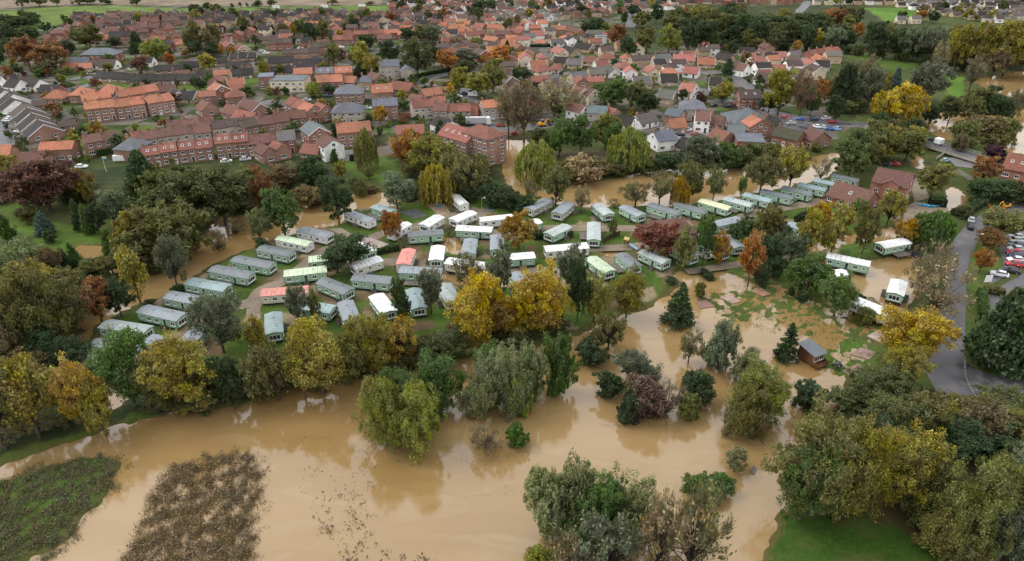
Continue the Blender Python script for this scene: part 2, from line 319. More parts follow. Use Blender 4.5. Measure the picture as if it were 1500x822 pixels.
for col, s in (
 ((0.11, 0.165, 0.035), '-700 60 -100 26 0 18 60 12 150 9 260 13 250 26 190 28 140 26 95 34 60 44 0 48 -200 60 -700 90'),
 ((0.095, 0.165, 0.03), '250 14 330 12 520 9 590 9 598 19 470 19 340 22 250 26'),
 ((0.21, 0.165, 0.12), '-700 20 -700 -60 0 -60 560 -60 560 6 480 9 330 10 200 9 150 6 40 11 0 14'),
 ((0.20, 0.16, 0.10), '1100 -14 1500 -14 2200 -20 2200 -70 1100 -70'),
 ((0.09, 0.19, 0.025), '1182 13 1230 12 1345 14 1345 27 1300 32 1262 32 1225 24 1184 22'),
 (LAWN, '350 48 410 46 412 52 352 54'), (LAWN, '118 116 200 122 250 126 330 122 400 110 402 116 330 131 250 134 180 132 122 122'),
 (LAWN, '188 186 226 184 230 194 196 198'), (LAWN, '505 240 578 235 588 262 560 270 515 258'), (LAWN, '586 110 640 104 668 99 668 103 640 112 600 122'),
 (LAWN, '762 56 786 57 776 66 760 66'), (LAWN, '928 86 958 87 955 96 936 94'), (LAWN, '600 172 625 170 690 172 690 176 620 178'),
 (LAWN, '30 335 70 325 120 335 150 340 148 356 110 362 90 382 60 368'), (LAWN, '0 305 30 300 60 330 40 345 0 340'),
 (LAWN, '700 292 770 300 768 318 742 312 712 312 696 300'), (LAWN, '580 296 650 300 640 320 620 326 590 316'), (LAWN, '478 328 540 332 570 338 530 352 500 345'),
 (LAWN, '842 334 856 334 856 356 840 356'), (LAWN, '878 336 898 336 934 350 936 366 900 368 868 362'), (LAWN, '896 318 924 325 920 332 904 330'),
 (LAWN, '362 438 390 430 400 440 376 462 366 456'), (LAWN, '500 232 520 236 512 252 500 250'),
 (GRASS, '1230 82 1290 80 1340 86 1345 98 1310 106 1270 94'), ((0.08, 0.16, 0.025), '1384 114 1412 114 1412 142 1388 146'), (GRASS, '1390 246 1418 250 1414 262 1396 258'),
 ((0.07, 0.17, 0.015), '1204 528 1216 508 1240 496 1262 500 1296 510 1290 524 1262 560 1230 556 1212 545'),
 ((0.10, 0.13, 0.025), '1030 432 1080 420 1140 432 1200 452 1230 470 1205 480 1150 470 1090 452'),
 ((0.07, 0.12, 0.02), '0 660 150 620 240 604 340 586 420 566 420 578 340 600 240 616 150 636 0 690'),
 ((0.06, 0.105, 0.02), '-140 730 0 700 60 684 120 671 176 674 168 714 120 762 100 800 -60 880 -200 880'),
 ((0.038, 0.082, 0.012), '1118 830 1132 780 1150 755 1240 740 1330 756 1420 800 1450 860 1400 960 1100 960'),
 ((0.06, 0.055, 0.02), '1200 745 1260 735 1340 752 1400 790 1340 785 1270 762 1215 765'),
 ((0.06, 0.10, 0.02), '1418 400 1436 400 1440 470 1424 520 1440 536 1500 546 1500 560 1436 552 1412 520 1416 460'),
 ((0.06, 0.10, 0.02), '1425 360 1470 350 1462 395 1440 412 1420 400'),
 ((0.03, 0.035, 0.016), '1250 560 1500 585 1700 620 1700 990 1450 990 1420 800 1330 750 1240 735 1180 690'),
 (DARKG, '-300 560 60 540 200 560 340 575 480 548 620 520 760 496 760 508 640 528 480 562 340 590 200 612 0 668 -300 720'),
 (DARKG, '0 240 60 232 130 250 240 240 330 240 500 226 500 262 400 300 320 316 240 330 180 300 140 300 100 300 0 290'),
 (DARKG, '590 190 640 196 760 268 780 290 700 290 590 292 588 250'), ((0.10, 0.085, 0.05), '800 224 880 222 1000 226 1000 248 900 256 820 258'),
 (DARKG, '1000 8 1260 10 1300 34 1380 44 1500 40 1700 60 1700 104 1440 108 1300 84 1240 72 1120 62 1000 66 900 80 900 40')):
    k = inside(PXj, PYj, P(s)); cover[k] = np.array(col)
marsh = np.zeros(XX.shape, bool)
for p in MARSH: marsh |= inside(PXr, PYr, p)
cover[marsh] = cover[marsh] * .3 + np.array((0.068, 0.105, 0.024)) * .7
wet = (ZZ < 0.28) & (land < 0.9) & ~marsh; cover[wet] = cover[wet] * 0.55 + np.array((0.14, 0.09, 0.04)) * 0.45
ny, nx = XX.shape
idx = np.arange(nx * ny).reshape(ny, nx)
fc = np.stack([idx[:-1, :-1], idx[:-1, 1:], idx[1:, 1:], idx[1:, :-1]], -1).reshape(-1, 4)
def big_mesh(name, V, F, mats):
    me = bpy.data.meshes.new(name); k = F.shape[1]
    me.vertices.add(len(V)); me.vertices.foreach_set('co', np.asarray(V, np.float32).ravel())
    me.loops.add(F.size); me.loops.foreach_set('vertex_index', F.astype(np.int32).ravel())
    me.polygons.add(len(F)); me.polygons.foreach_set('loop_start', np.arange(0, F.size, k, dtype=np.int32)); me.polygons.foreach_set('loop_total', np.full(len(F), k, np.int32))
    for m_ in mats: me.materials.append(m_)
    me.update(calc_edges=True); return me
gm = big_mesh('ground', np.stack([XX, YY, ZZ], -1).reshape(-1, 3), fc, [M['ground']])
gm.polygons.foreach_set('use_smooth', np.ones(len(fc), bool))
cover *= 0.88
a = gm.attributes.new('cover', 'FLOAT_COLOR', 'POINT'); a.data.foreach_set('color', np.concatenate([cover, np.ones((*XX.shape, 1))], -1).astype(np.float32).ravel())
structure(link('ground', gm))
structure(link('flood_water', mesh('flood_water', [(-900, -40, 0), (900, -40, 0), (900, 900, 0), (-900, 900, 0)], [(0, 1, 2, 3)], M['water'])))
def ground_z(x, y):
    i = np.searchsorted(gx, x) - 1; j = np.searchsorted(gy, y) - 1
    return float(max(ZZ[max(j, 0), max(i, 0)], ZZ[min(j + 1, ny - 1), min(i + 1, nx - 1)]))

# ------------------------------------------------------------------ roads, lanes, paved patches
LAYER = [0]
def layer(): LAYER[0] += 1; return 0.0022 * LAYER[0]
def patch(name, s, mat, dz=0.02, color=None, thick=0.0):
    pts = [G(x, y) for x, y in P(s)]; z = LAND + 0.012 + layer()
    if thick: z = max(ground_z(sum(p.x for p in pts) / len(pts), sum(p.y for p in pts) / len(pts)), 0.02) + 0.09 + 0.3 * layer()
    tri = tessellate_polygon([pts]); v = [(p.x, p.y, z) for p in pts]; f = []
    for t in tri:
        a_, b_, c_ = (Vector(v[i]) for i in t)
        f.append(tuple(t) if (b_ - a_).cross(c_ - a_).z > 0 else tuple(reversed(t)))
    if thick:
        n_ = len(v); v += [(x, y, z - thick) for x, y, _ in v]
        f += [(i, (i + 1) % n_, n_ + (i + 1) % n_, n_ + i) for i in range(n_)]
    return structure(link(name, mesh(name, v, f, mat), color=color))
ROADPTS = []
def strip_pts(s, width, off=0.0):
    pts = [Vector((*G(x, y).xy,)) for x, y in P(s)]
    fine = []
    for i in range(len(pts) - 1):
        p0, p1, p2, p3 = pts[max(i - 1, 0)], pts[i], pts[i + 1], pts[min(i + 2, len(pts) - 1)]
        for t in np.linspace(0, 1, 8, endpoint=False):
            fine.append(0.5 * ((2 * p1) + (p2 - p0) * t + (2 * p0 - 5 * p1 + 4 * p2 - p3) * t * t + (3 * p1 - p0 - 3 * p2 + p3) * t ** 3))
    fine.append(pts[-1]); out = []
    for i, p in enumerate(fine):
        d = (fine[min(i + 1, len(fine) - 1)] - fine[max(i - 1, 0)]).normalized(); nn = Vector((-d.y, d.x))
        out.append((p + nn * (off + width / 2), p + nn * (off - width / 2)))
    return out
def road(name, s, width, mat, dz=0.016, kerb=False):
    L = strip_pts(s, width); v = []; f = []; dz = 0.012 + layer(); ROADPTS.extend(((a_.x + b_.x) / 2, (a_.y + b_.y) / 2, width / 2) for a_, b_ in L)
    for a_, b_ in L: v += [(a_.x, a_.y, LAND + dz), (b_.x, b_.y, LAND + dz)]
    f = [(2 * i, 2 * i + 1, 2 * i + 3, 2 * i + 2) for i in range(len(L) - 1)]
    o = structure(link(name, mesh(name, v, f, mat)))
    if kerb:
        for side in (1, -1):
            K = strip_pts(s, 0.28, side * (width / 2 + 0.14)); mb = MB()
            for i in range(len(K) - 1):
                (a0, b0), (a1, b1) = K[i], K[i + 1]; z0, z1 = LAND - .05, LAND + 0.12
                mb.poly([(a0.x, a0.y, z1), (b0.x, b0.y, z1), (b1.x, b1.y, z1), (a1.x, a1.y, z1)])
                mb.poly([(a0.x, a0.y, z0), (a0.x, a0.y, z1), (a1.x, a1.y, z1), (a1.x, a1.y, z0)]); mb.poly([(b0.x, b0.y, z1), (b0.x, b0.y, z0), (b1.x, b1.y, z0), (b1.x, b1.y, z1)])
            k = link('kerb', mb.mesh('kerb', M['stone']), o)
    return o
patch('road', '1482 296 1500 290 1560 282 1560 300 1500 310 1470 318 1448 336 1430 352 1422 372 1416 400 1415 440 1414 480 1412 520 1416 556 1428 585 1450 610 1400 600 1372 575 1356 545 1352 520 1362 500 1375 470 1384 430 1388 400 1386 372 1398 350 1415 330 1440 312', M['asphalt'], 0.016)
patch('road', '1414 530 1440 546 1500 556 1700 575 1700 640 1500 612 1452 610 1430 588 1417 556', M['asphalt'], 0.020)
patch('car_park', '1462 346 1500 338 1620 338 1620 400 1500 384 1468 408 1452 416 1444 406 1470 390', M['asphalt'], 0.018)
patch('road', '1440 432 1462 422 1500 400 1620 404 1620 440 1500 430 1462 456 1448 452', M['asphalt'], 0.022)
road('road', '690 173 715 184 745 189 790 184 835 178 880 182 930 188 962 183 1000 186 1060 176 1110 160 1135 166 1180 176 1240 182 1290 184', 8, M['asphalt'], 0.016, True)
road('road', '612 124 628 115 645 110 668 103 700 98 725 84', 7, M['asphalt'], 0.02, True)
patch('car_park', '1130 164 1180 170 1236 176 1236 190 1190 194 1150 188 1132 178', M['asphalt'], 0.024)
patch('car_park', '664 130 690 128 706 142 700 152 680 146', M['asphalt'], 0.024)
patch('car_park', '965 186 1010 180 1052 188 1050 206 1000 212 975 208', M['paving'], 0.024)
road('road', '20 106 60 108 95 117 120 113 138 116 132 124 95 132 60 142', 6, M['asphalt'])
patch('road', '-120 170 0 176 12 182 20 198 22 212 0 222 -120 236', M['asphalt'])
road('road', '188 62 200 54 212 46 232 40 250 34', 8, M['asphalt'])
road('road', '922 40 926 30 924 20 918 12', 8, M['asphalt']); road('road', '1030 108 1062 106 1082 117 1104 132 1124 142', 7, M['asphalt'])
road('road', '1166 20 1178 10 1182 2', 8, M['asphalt']); road('road', '760 74 790 70 830 74 880 96 920 104', 6, M['asphalt'], 0.016); road('road', '762 116 800 112 838 106', 6, M['asphalt'], 0.016)
road('road', '384 152 402 148 424 158 440 160', 6, M['asphalt'], 0.016); road('road', '960 120 1000 126 1040 136 1070 150', 6, M['asphalt'], 0.016)
patch('paving', '484 222 530 218 545 232 510 236 488 236', M['paving'], 0.02)
patch('paving', '1300 318 1340 296 1384 300 1392 312 1340 322 1312 330', M['lane'], 0.02); patch('paving', '1332 260 1348 262 1362 290 1340 296', M['lane'], 0.024)
patch('car_park', '1388 232 1440 226 1456 236 1440 248 1400 244', M['paving'], 0.02)
patch('path', '1000 395 1100 380 1150 372 1180 366 1182 372 1150 380 1100 390 1010 402', M['lane'], 0.016)
for s, wd in (('780 336 830 334 880 335 930 335 962 338', 4.5), ('962 338 1000 348 1046 336 1096 316 1150 304 1190 298 1216 290', 4.5), ('835 366 880 364 920 362 950 356 962 338', 4), ('560 342 600 334 640 322 700 306', 4),
              ('340 452 372 440 384 425 420 410 452 384 482 364 530 356', 4), ('384 425 372 452 372 470', 3.2), ('452 384 560 384 640 388 700 392 780 398 850 392', 4.5), ('700 306 710 330 730 345 780 336', 4), ('530 356 560 342', 4)):
    road('path', s, wd, M['lane'], 0.020)
for s, c in (('1234 541 1258 530 1274 540 1252 552', (0.24, .15, .13)), ('1246 517 1262 507 1284 514 1274 525', (0.25, .17, .14)), ('1270 491 1288 482 1300 492 1294 502', (0.3, .24, .22)), ('1054 434 1070 429 1085 440 1074 443', (0.3, .22, .18)),
             ('1100 425 1112 419 1130 430 1118 433', (0.28, .16, .11)), ('1020 440 1034 437 1048 447 1026 450', (0.2, .12, .10)), ('481 336 500 334 516 344 508 348', (0.25, .2, .16)), ('585 311 610 306 626 317 606 321', (0.1, .1, .1)),
             ('512 352 540 348 570 358 552 366 530 362', (0.33, .28, .25)), ('711 298 724 297 724 310 711 311', (0.12, .13, .13)), ('624 300 650 297 660 312 645 318', (0.26, .2, .13)), ):
    patch('concrete_pitch', s, M['concrete'], 0.05, c, 0.2)
# dashed give-way line where the side road meets the road
gl = strip_pts('1413 524 1414 548 1420 566 1430 582 1444 600', 0.16)
acc = 0; root = None; cut = 0
mk = link('road_marking', None); structure(mk)
for i in range(0, len(gl) - 1, 1):
    (a0, b0), (a1, b1) = gl[i], gl[i + 1]; t = 0.45
    q = [a0, b0, b0.lerp(b1, t), a0.lerp(a1, t)]
    link('dash', mesh('dash', [(p.x, p.y, LAND + 0.16) for p in q], [(0, 1, 2, 3)], M['worn']), mk)

bm = link('bay_marking', None); structure(bm)
for k in range(9):
    a0, a1 = G(1474 - .3 * k, 347 + 5.6 * k), G(1500 - .3 * k, 345.5 + 5.6 * k); d = (a1 - a0).normalized(); nn = Vector((-d.y, d.x, 0)) * .07
    link('bay_line', mesh('bay_line', [(*(p).xy, LAND + .16) for p in (a0 - nn, a1 - nn, a1 + nn, a0 + nn)], [(0, 1, 2, 3)], M['worn']), bm)
# ================================================================== TREES AND SHRUBS
LEAFC = dict(dk=(0.042,0.062,0.024), green=(0.07,0.108,0.028), olive=(0.118,0.115,0.036), yol=(0.185,0.158,0.03), yellow=(0.30,0.215,0.025), gold=(0.25,0.155,0.027),
    orange=(0.25,0.112,0.03), rust=(0.165,0.08,0.033), maroon=(0.10,0.048,0.036), red=(0.165,0.058,0.042), pale=(0.165,0.178,0.078), grey=(0.11,0.125,0.072), brown=(0.125,0.098,0.045),
    purple=(0.045,0.02,0.03), ygr=(0.155,0.165,0.035), tan=(0.24,0.19,0.09), blue=(0.055,0.085,0.065), dol=(0.078,0.086,0.03), bramble=(0.10,0.064,0.052))
WORD = dict(dk='dark green', green='green', olive='olive', yol='yellow-olive', yellow='bright yellow', gold='golden', orange='orange', rust='rust-brown', maroon='maroon', red='red', pale='pale green', grey='grey-green',
    brown='brown', purple='purple', ygr='yellow-green', tan='tan', blue='blue-green', dol='dark olive', bramble='purple-brown')
def unit(k):
    v = rng.normal(size=(k, 3)); return v / np.linalg.norm(v, axis=1)[:, None]
def leaf_mesh(name, C, S, clump, up=0.0, aspect=1.7, hang=False, twigs=None):
    """rhombic leaf sprays at centres C with sizes S; per-face tint and clump values"""
    k = len(C); nrm = unit(k) + np.array((0, 0, up)); nrm /= np.linalg.norm(nrm, axis=1)[:, None]
    a_ = np.cross(nrm, unit(k)); a_ /= np.linalg.norm(a_, axis=1)[:, None] + 1e-9
    if hang: a_ = np.array((0, 0, -1.0)) + 0.35 * unit(k); a_ /= np.linalg.norm(a_, axis=1)[:, None]; nrm = np.cross(a_, unit(k)); nrm /= np.linalg.norm(nrm, axis=1)[:, None] + 1e-9
    b_ = np.cross(nrm, a_); S = S[:, None]
    V = np.stack([C - a_ * S * aspect * .5, C + b_ * S * .5 - nrm * S * .12, C + a_ * S * aspect * .5, C - b_ * S * .5 - nrm * S * .12], 1).reshape(-1, 3)
    F = np.arange(4 * k).reshape(-1, 4); tint = rng.random(k); cl = clump.copy(); mi = np.zeros(k, np.int32)
    if twigs is not None:
        p0, p1, wd = twigs; q = len(p0); d = p1 - p0; s = np.cross(d, unit(q)); s /= np.linalg.norm(s, axis=1)[:, None] + 1e-9; s *= wd
        TV = np.stack([p0 - s, p0 + s, p1 + s * .25, p1 - s * .25], 1).reshape(-1, 3)
        F = np.concatenate([F, np.arange(4 * q).reshape(-1, 4) + len(V)]); V = np.concatenate([V, TV])
        tint = np.concatenate([tint, rng.random(q)]); cl = np.concatenate([cl, np.full(q, .5)]); mi = np.concatenate([mi, np.ones(q, np.int32)])
    me = big_mesh(name, V, F, [M['leaf'], M['twig']])
    me.polygons.foreach_set('material_index', mi)
    for nm, arr in (('tint', tint), ('clump', cl)):
        at_ = me.attributes.new(nm, 'FLOAT', 'FACE'); at_.data.foreach_set('value', arr.astype(np.float32))
    return me
def limbs(name, targets, trunk_top, r0, base_r=None, wob=0.03, lean=0.03):
    mb = MB(); lx, ly = random.uniform(-lean, lean), random.uniform(-lean, lean)
    top = Vector((lx, ly, trunk_top)); n_ = 6
    tp = [Vector((lx * t * t, ly * t * t, trunk_top * t - 0.02 * (t == 0))) for t in np.linspace(0, 1, n_)]
    mb.tube(tp, [r0 * (1.25 - 0.75 * i / (n_ - 1)) for i in range(n_)], 7)
    for t in targets:
        t = Vector(t); s = random.uniform(0.45, 1.0); st = tp[0].lerp(top, s) if s < 1 else top
        i = min(int(s * (n_ - 1)), n_ - 2); st = tp[i].lerp(tp[i + 1], s * (n_ - 1) - i)
        mid = st.lerp(t, .5) + Vector((random.gauss(0, wob), random.gauss(0, wob), 0.04))
        mb.tube([st, mid, t], [r0 * .5 * (1.2 - .5 * s), r0 * .28, r0 * .06], 4)
    return mb.mesh(name, M['bark'], True)
def blob_clumps(k, zc, rz, r, shell=0.55, flat=0.35):
    """clump centres in an uneven crown of half-width r about height zc"""
    out = []; lob = unit(9); amp = rng.uniform(-0.38, 0.24, 9)
    while len(out) < k:
        d = unit(1)[0]
        if d[2] < -0.85: continue
        q = 1 + sum(a_ * max(0, float(d @ l)) ** 3 for a_, l in zip(amp, lob))
        rad = q * (shell + (1 - shell) * rng.random() ** 0.6)
        lowered = 1.0 if d[2] > 0 else 1 - flat * abs(d[2])
        out.append((d[0] * r * rad * lowered, d[1] * r * rad * lowered, zc + d[2] * rz * rad))
    return np.array(out)
def billow(k, zc, rz, r, m_=8, low=0.0, elo=-.35, under=.6):
    """a crown of several billowing heads of unequal size, dark valleys between them, stray sprays beyond the outline"""
    out = []; heads = []
    for i in range(m_):
        a_ = 2.4 * i + rng.uniform(-.5, .5); e_ = rng.uniform(elo, 1.0); q = rng.uniform(.38, .68) * math.sqrt(max(.15, 1 - .55 * max(e_, 0) ** 2))
        heads.append((math.cos(a_) * r * q, math.sin(a_) * r * q, zc + e_ * rz * .62, rng.uniform(.34, .6)))
    heads.append((rng.normal() * .04, rng.normal() * .04, zc + rz * .5, .5)); heads.append((0, 0, zc - rz * .25, .66))
    wts = np.array([h[3] ** 2 for h in heads]); wts /= wts.sum()
    while len(out) < k:
        h = heads[rng.choice(len(heads), p=wts)]; d = unit(1)[0]
        if d[2] < -.35 and rng.random() < under: continue
        rad = h[3] * (rng.uniform(.55, 1.0) if rng.random() < .88 else rng.uniform(1.0, 1.3))
        p = (h[0] + d[0] * r * rad, h[1] + d[1] * r * rad, h[2] + d[2] * rz * rad * 1.05)
        if p[2] < low + .03: continue
        out.append(p)
    return np.array(out)
def crown_from(C, per, rc, size, up=0.3, aspect=1.7, name='crown', hang=False, twigs=None, flatz=0.8):
    k = len(C); rcv = rc * rng.uniform(0.5, 1.6, k); cl = rng.random(k)
    L = unit(k * per) * (rng.random((k * per, 1)) ** 0.45); idx_ = np.repeat(np.arange(k), per)
    Q = C[idx_] + L * rcv[idx_][:, None] * np.array((1, 1, flatz)); Q[:, 2] = np.maximum(Q[:, 2], 0.012)
    S = size * rng.uniform(0.6, 1.4, len(Q)); return leaf_mesh(name, Q, S, cl[idx_], up, aspect, hang, twigs)
PROTO = {}
def proto_round(k=170, per=80, size=0.027, zc=0.56, rz=0.43):
    C = billow(k, zc, rz, 0.47, int(rng.integers(7, 11)), .06, -.6, .4); return crown_from(C, per, 0.07, size, 0.5, 1.6), limbs('trunk', C[::4], 0.5, 0.022)
def proto_willow(k=210, per=85, size=0.0195):
    C = billow(k, 0.50, 0.46, 0.47, int(rng.integers(9, 13)), 0, -.95, .2)
    return crown_from(C, per, 0.062, size, 0.2, 3.0, flatz=1.25), limbs('trunk', C[::5], 0.35, 0.03, lean=.06)
def proto_bush(k=130, per=75, size=0.032):
    C = billow(k, 0.44, 0.46, 0.45, 8, 0, -.95, .2)
    return crown_from(C, per, 0.095, size, 0.4, 1.6), limbs('stem', C[::5], 0.2, 0.018)
def proto_weep(k=110):
    C = blob_clumps(60, 0.66, 0.30, 0.38, 0.6); pts = [C[rng.integers(0, 60, 3000)] + unit(3000) * 0.07]; cl = [rng.random(3000)]
    for i in range(k):
        a_ = rng.uniform(0, 6.28); rr = 0.47 * rng.random() ** 0.35; z0 = 0.62 + 0.28 * math.sqrt(max(0, 1 - (rr / .5) ** 2)) * rng.random() ; z1 = max(0.03, z0 - rng.uniform(0.3, 0.75))
        q = 45; t = rng.random(q); x = math.cos(a_) * rr; y = math.sin(a_) * rr
        pts.append(np.stack([x + .02 * rng.normal(size=q) + .03 * math.cos(a_) * t, y + .02 * rng.normal(size=q) + .03 * math.sin(a_) * t, z0 + (z1 - z0) * t], 1)); cl.append(np.full(q, rng.random()))
    Q = np.concatenate(pts); return leaf_mesh('crown', Q, 0.027 * rng.uniform(.6, 1.4, len(Q)), np.concatenate(cl), aspect=3.2, hang=True), limbs('trunk', C[::4], 0.5, 0.03)
def proto_bare(leaves=1800, k=60, twn=3800, up=0.9, bush=False):
    C = blob_clumps(k, 0.56 if not bush else .45, 0.42, 0.43, 0.35)
    if bush: C[:, 2] = np.clip(C[:, 2], .08, 1)
    i = rng.integers(0, k, twn); p0 = C[i] + unit(twn) * 0.05; o_ = np.array((0, 0, 0.25 if not bush else 0.0)); d = p0 - o_; d /= np.linalg.norm(d, axis=1)[:, None]
    p1 = p0 + (d * .7 + unit(twn) * .45 + np.array((0, 0, up * .35))) * rng.uniform(.04, .13, (twn, 1)); p1[:, 2] = np.maximum(p1[:, 2], .02)
    j = rng.integers(0, twn, leaves); Q = p0[j] + (p1[j] - p0[j]) * rng.random((leaves, 1)); cl = rng.random(k)[i[j]]
    return leaf_mesh('crown', Q, 0.024 * rng.uniform(.6, 1.4, leaves), cl, .2, 1.8, twigs=(p0, p1, np.full((twn, 1), 0.0018))), limbs('trunk', C, 0.42 if not bush else .16, 0.022 if not bush else .014, wob=.04)
def proto_cone(k=2600, tiers=False, wide=0.5):
    pts = []; cl = []
    nb = 150 if tiers else 260
    for i in range(nb):
        z = rng.random() ** (1.25 if tiers else 1.0) * 0.95 + 0.03
        if tiers: z = round(z * 11) / 11 + rng.normal() * .012; z = min(max(z, .04), .97)
        rr = wide * (1 - z) ** (0.85 if tiers else 0.62) * rng.uniform(.72, 1.08) + .015; a_ = rng.uniform(0, 6.28); q = int(18 + 70 * rr)
        t = rng.random(q) ** (.6 if tiers else .35); drop = (.10 if tiers else -.03) * rr * 2
        x = math.cos(a_) * rr * t; y = math.sin(a_) * rr * t; sp = .05 * rr * 2 + .008
        pts.append(np.stack([x + rng.normal(size=q) * sp, y + rng.normal(size=q) * sp, z - drop * t + rng.normal(size=q) * (.008 if tiers else .02)], 1)); cl.append(np.full(q, rng.random()))
    Q = np.concatenate(pts); Q[:, 2] = np.maximum(Q[:, 2], .01)
    return leaf_mesh('crown', Q, .034 * rng.uniform(.6, 1.4, len(Q)), np.concatenate(cl), .3, 2.0), limbs('trunk', [], 0.9, 0.022, lean=0)
def proto_birch(k=70, per=55, size=.034):
    C = blob_clumps(k, .56, .43, .40, .25); C[:, 0] *= 1 - .45 * np.clip((C[:, 2] - .5) / .5, 0, 1); C[:, 1] *= 1 - .45 * np.clip((C[:, 2] - .5) / .5, 0, 1)
    return crown_from(C, per, .085, size, .3, 1.5, flatz=1.2), limbs('trunk', C[::2], .85, .02, wob=.02)
def proto_pine():
    C = blob_clumps(45, .66, .30, .44, .4); return crown_from(C, 150, .13, .034, .6, 1.4, flatz=.55), limbs('trunk', C[::2], .72, .03)
for key, fn, cnt in (('R', proto_round, 6), ('W', proto_willow, 3), ('U', proto_bush, 3), ('P', proto_weep, 2), ('B', proto_bare, 3), ('T', lambda: proto_bare(900, 50, 3000, .9, True), 2),
                     ('O', lambda: proto_bare(8500, 90, 3000), 3), ('C', proto_cone, 2), ('S', lambda: proto_cone(tiers=True), 2), ('N', proto_birch, 3), ('I', proto_pine, 1),
                     ('X', lambda: proto_willow(330, 80, .0128), 3), ('Y', lambda: proto_round(270, 78, .018), 3),
                     ('F', lambda: proto_round(80, 50, .045), 4), ('V', lambda: proto_bush(36, 36, .075), 3)):
    PROTO[key] = [fn() for _ in range(cnt)]
    for cr_, tk_ in PROTO[key]:
        q = np.zeros(len(cr_.vertices) * 3, np.float32); cr_.vertices.foreach_get('co', q); q = q.reshape(-1, 3); rr = np.percentile(np.hypot(q[:, 0], q[:, 1]), 97); zz = np.percentile(q[:, 2], 99.5)
        for me_ in (cr_, tk_):
            v = np.zeros(len(me_.vertices) * 3, np.float32); me_.vertices.foreach_get('co', v); v = v.reshape(-1, 3); v[:, :2] *= .5 / rr; v[:, 2] = np.where(v[:, 2] > 0, v[:, 2] / zz, v[:, 2]); me_.vertices.foreach_set('co', v.ravel()); me_.update()
KIND = dict(R=('broadleaf_tree', 'broadleaf tree'), W=('willow_tree', 'bushy willow'), U=('shrub', 'rounded shrub'), P=('weeping_willow', 'weeping willow'), B=('bare_tree', 'half-bare twiggy tree'), T=('bare_shrub', 'bare twiggy shrub'),
            O=('thin_leaved_tree', 'thin-leaved tree'), C=('conifer_tree', 'dense conical conifer'), S=('spruce_tree', 'tiered spruce'), N=('birch_tree', 'slender birch'), I=('pine_tree', 'spreading pine'),
            F=('distant_tree', 'distant tree'), G=('garden_tree', 'garden tree'), V=('garden_bush', 'small garden bush'))
PROTO['G'] = PROTO['F']
TREES_AT = []
def plant(x, y, z, wd, ht, kind, colr, group=None):
    near = math.hypot(x, y) < 165 and wd > 8; cr, tk = random.choice(PROTO[{'W': 'X', 'R': 'Y'}.get(kind, kind) if near else kind]); nm, wdsc = KIND[kind]
    e = link(nm, None, None, (x, y, z - 0.03), random.uniform(0, 6.28)); e.scale = (wd, wd, ht)
    c = LEAFC[colr]; j = 1.38 * random.uniform(.88, 1.12); c = tuple(v * j * random.uniform(.94, 1.06) for v in c)
    link('crown', cr, e, color=c); link('trunk', tk, e)
    size = 'small ' if ht < 5 else ('tall ' if ht > 15 else '')
    thing(e, f'{size}{WORD[colr]} {wdsc}', 'shrub' if kind in 'UTV' else 'tree', group or ('shrubs' if kind in 'UTV' else 'trees'), (x, y, 0))
    TREES_AT.append((x, y, wd / 2)); return e
def tree(px, yt, yb, wpx, kind, colr):
    """a crown seen as an ellipsoid between rows yt and yb, wpx wide, solved for its place, width and height"""
    ym = (yt + yb) / 2; dl = PITCH + math.atan((ym - 411) / FOC); h = 8.0
    for _ in range(5):
        c = G(px, ym, LAND + h / 2); t_ = (CAM_Z - LAND - h / 2) / (SP + (ym - 411) / FOC * CP); s = FOC / t_; wd = wpx / s
        q = ((yb - yt) / 2 / s) ** 2 - (wd / 2 * math.sin(dl)) ** 2; h = 2 * math.sqrt(max(q, 0)) / math.cos(dl)
        h = min(max(h, (.5 if kind in 'UTV' else .68) * wd, 1.2), 3.4 * wd, 30)
    plant(c.x, c.y, max(ground_z(c.x, c.y), -0.35), wd, h, kind, colr)
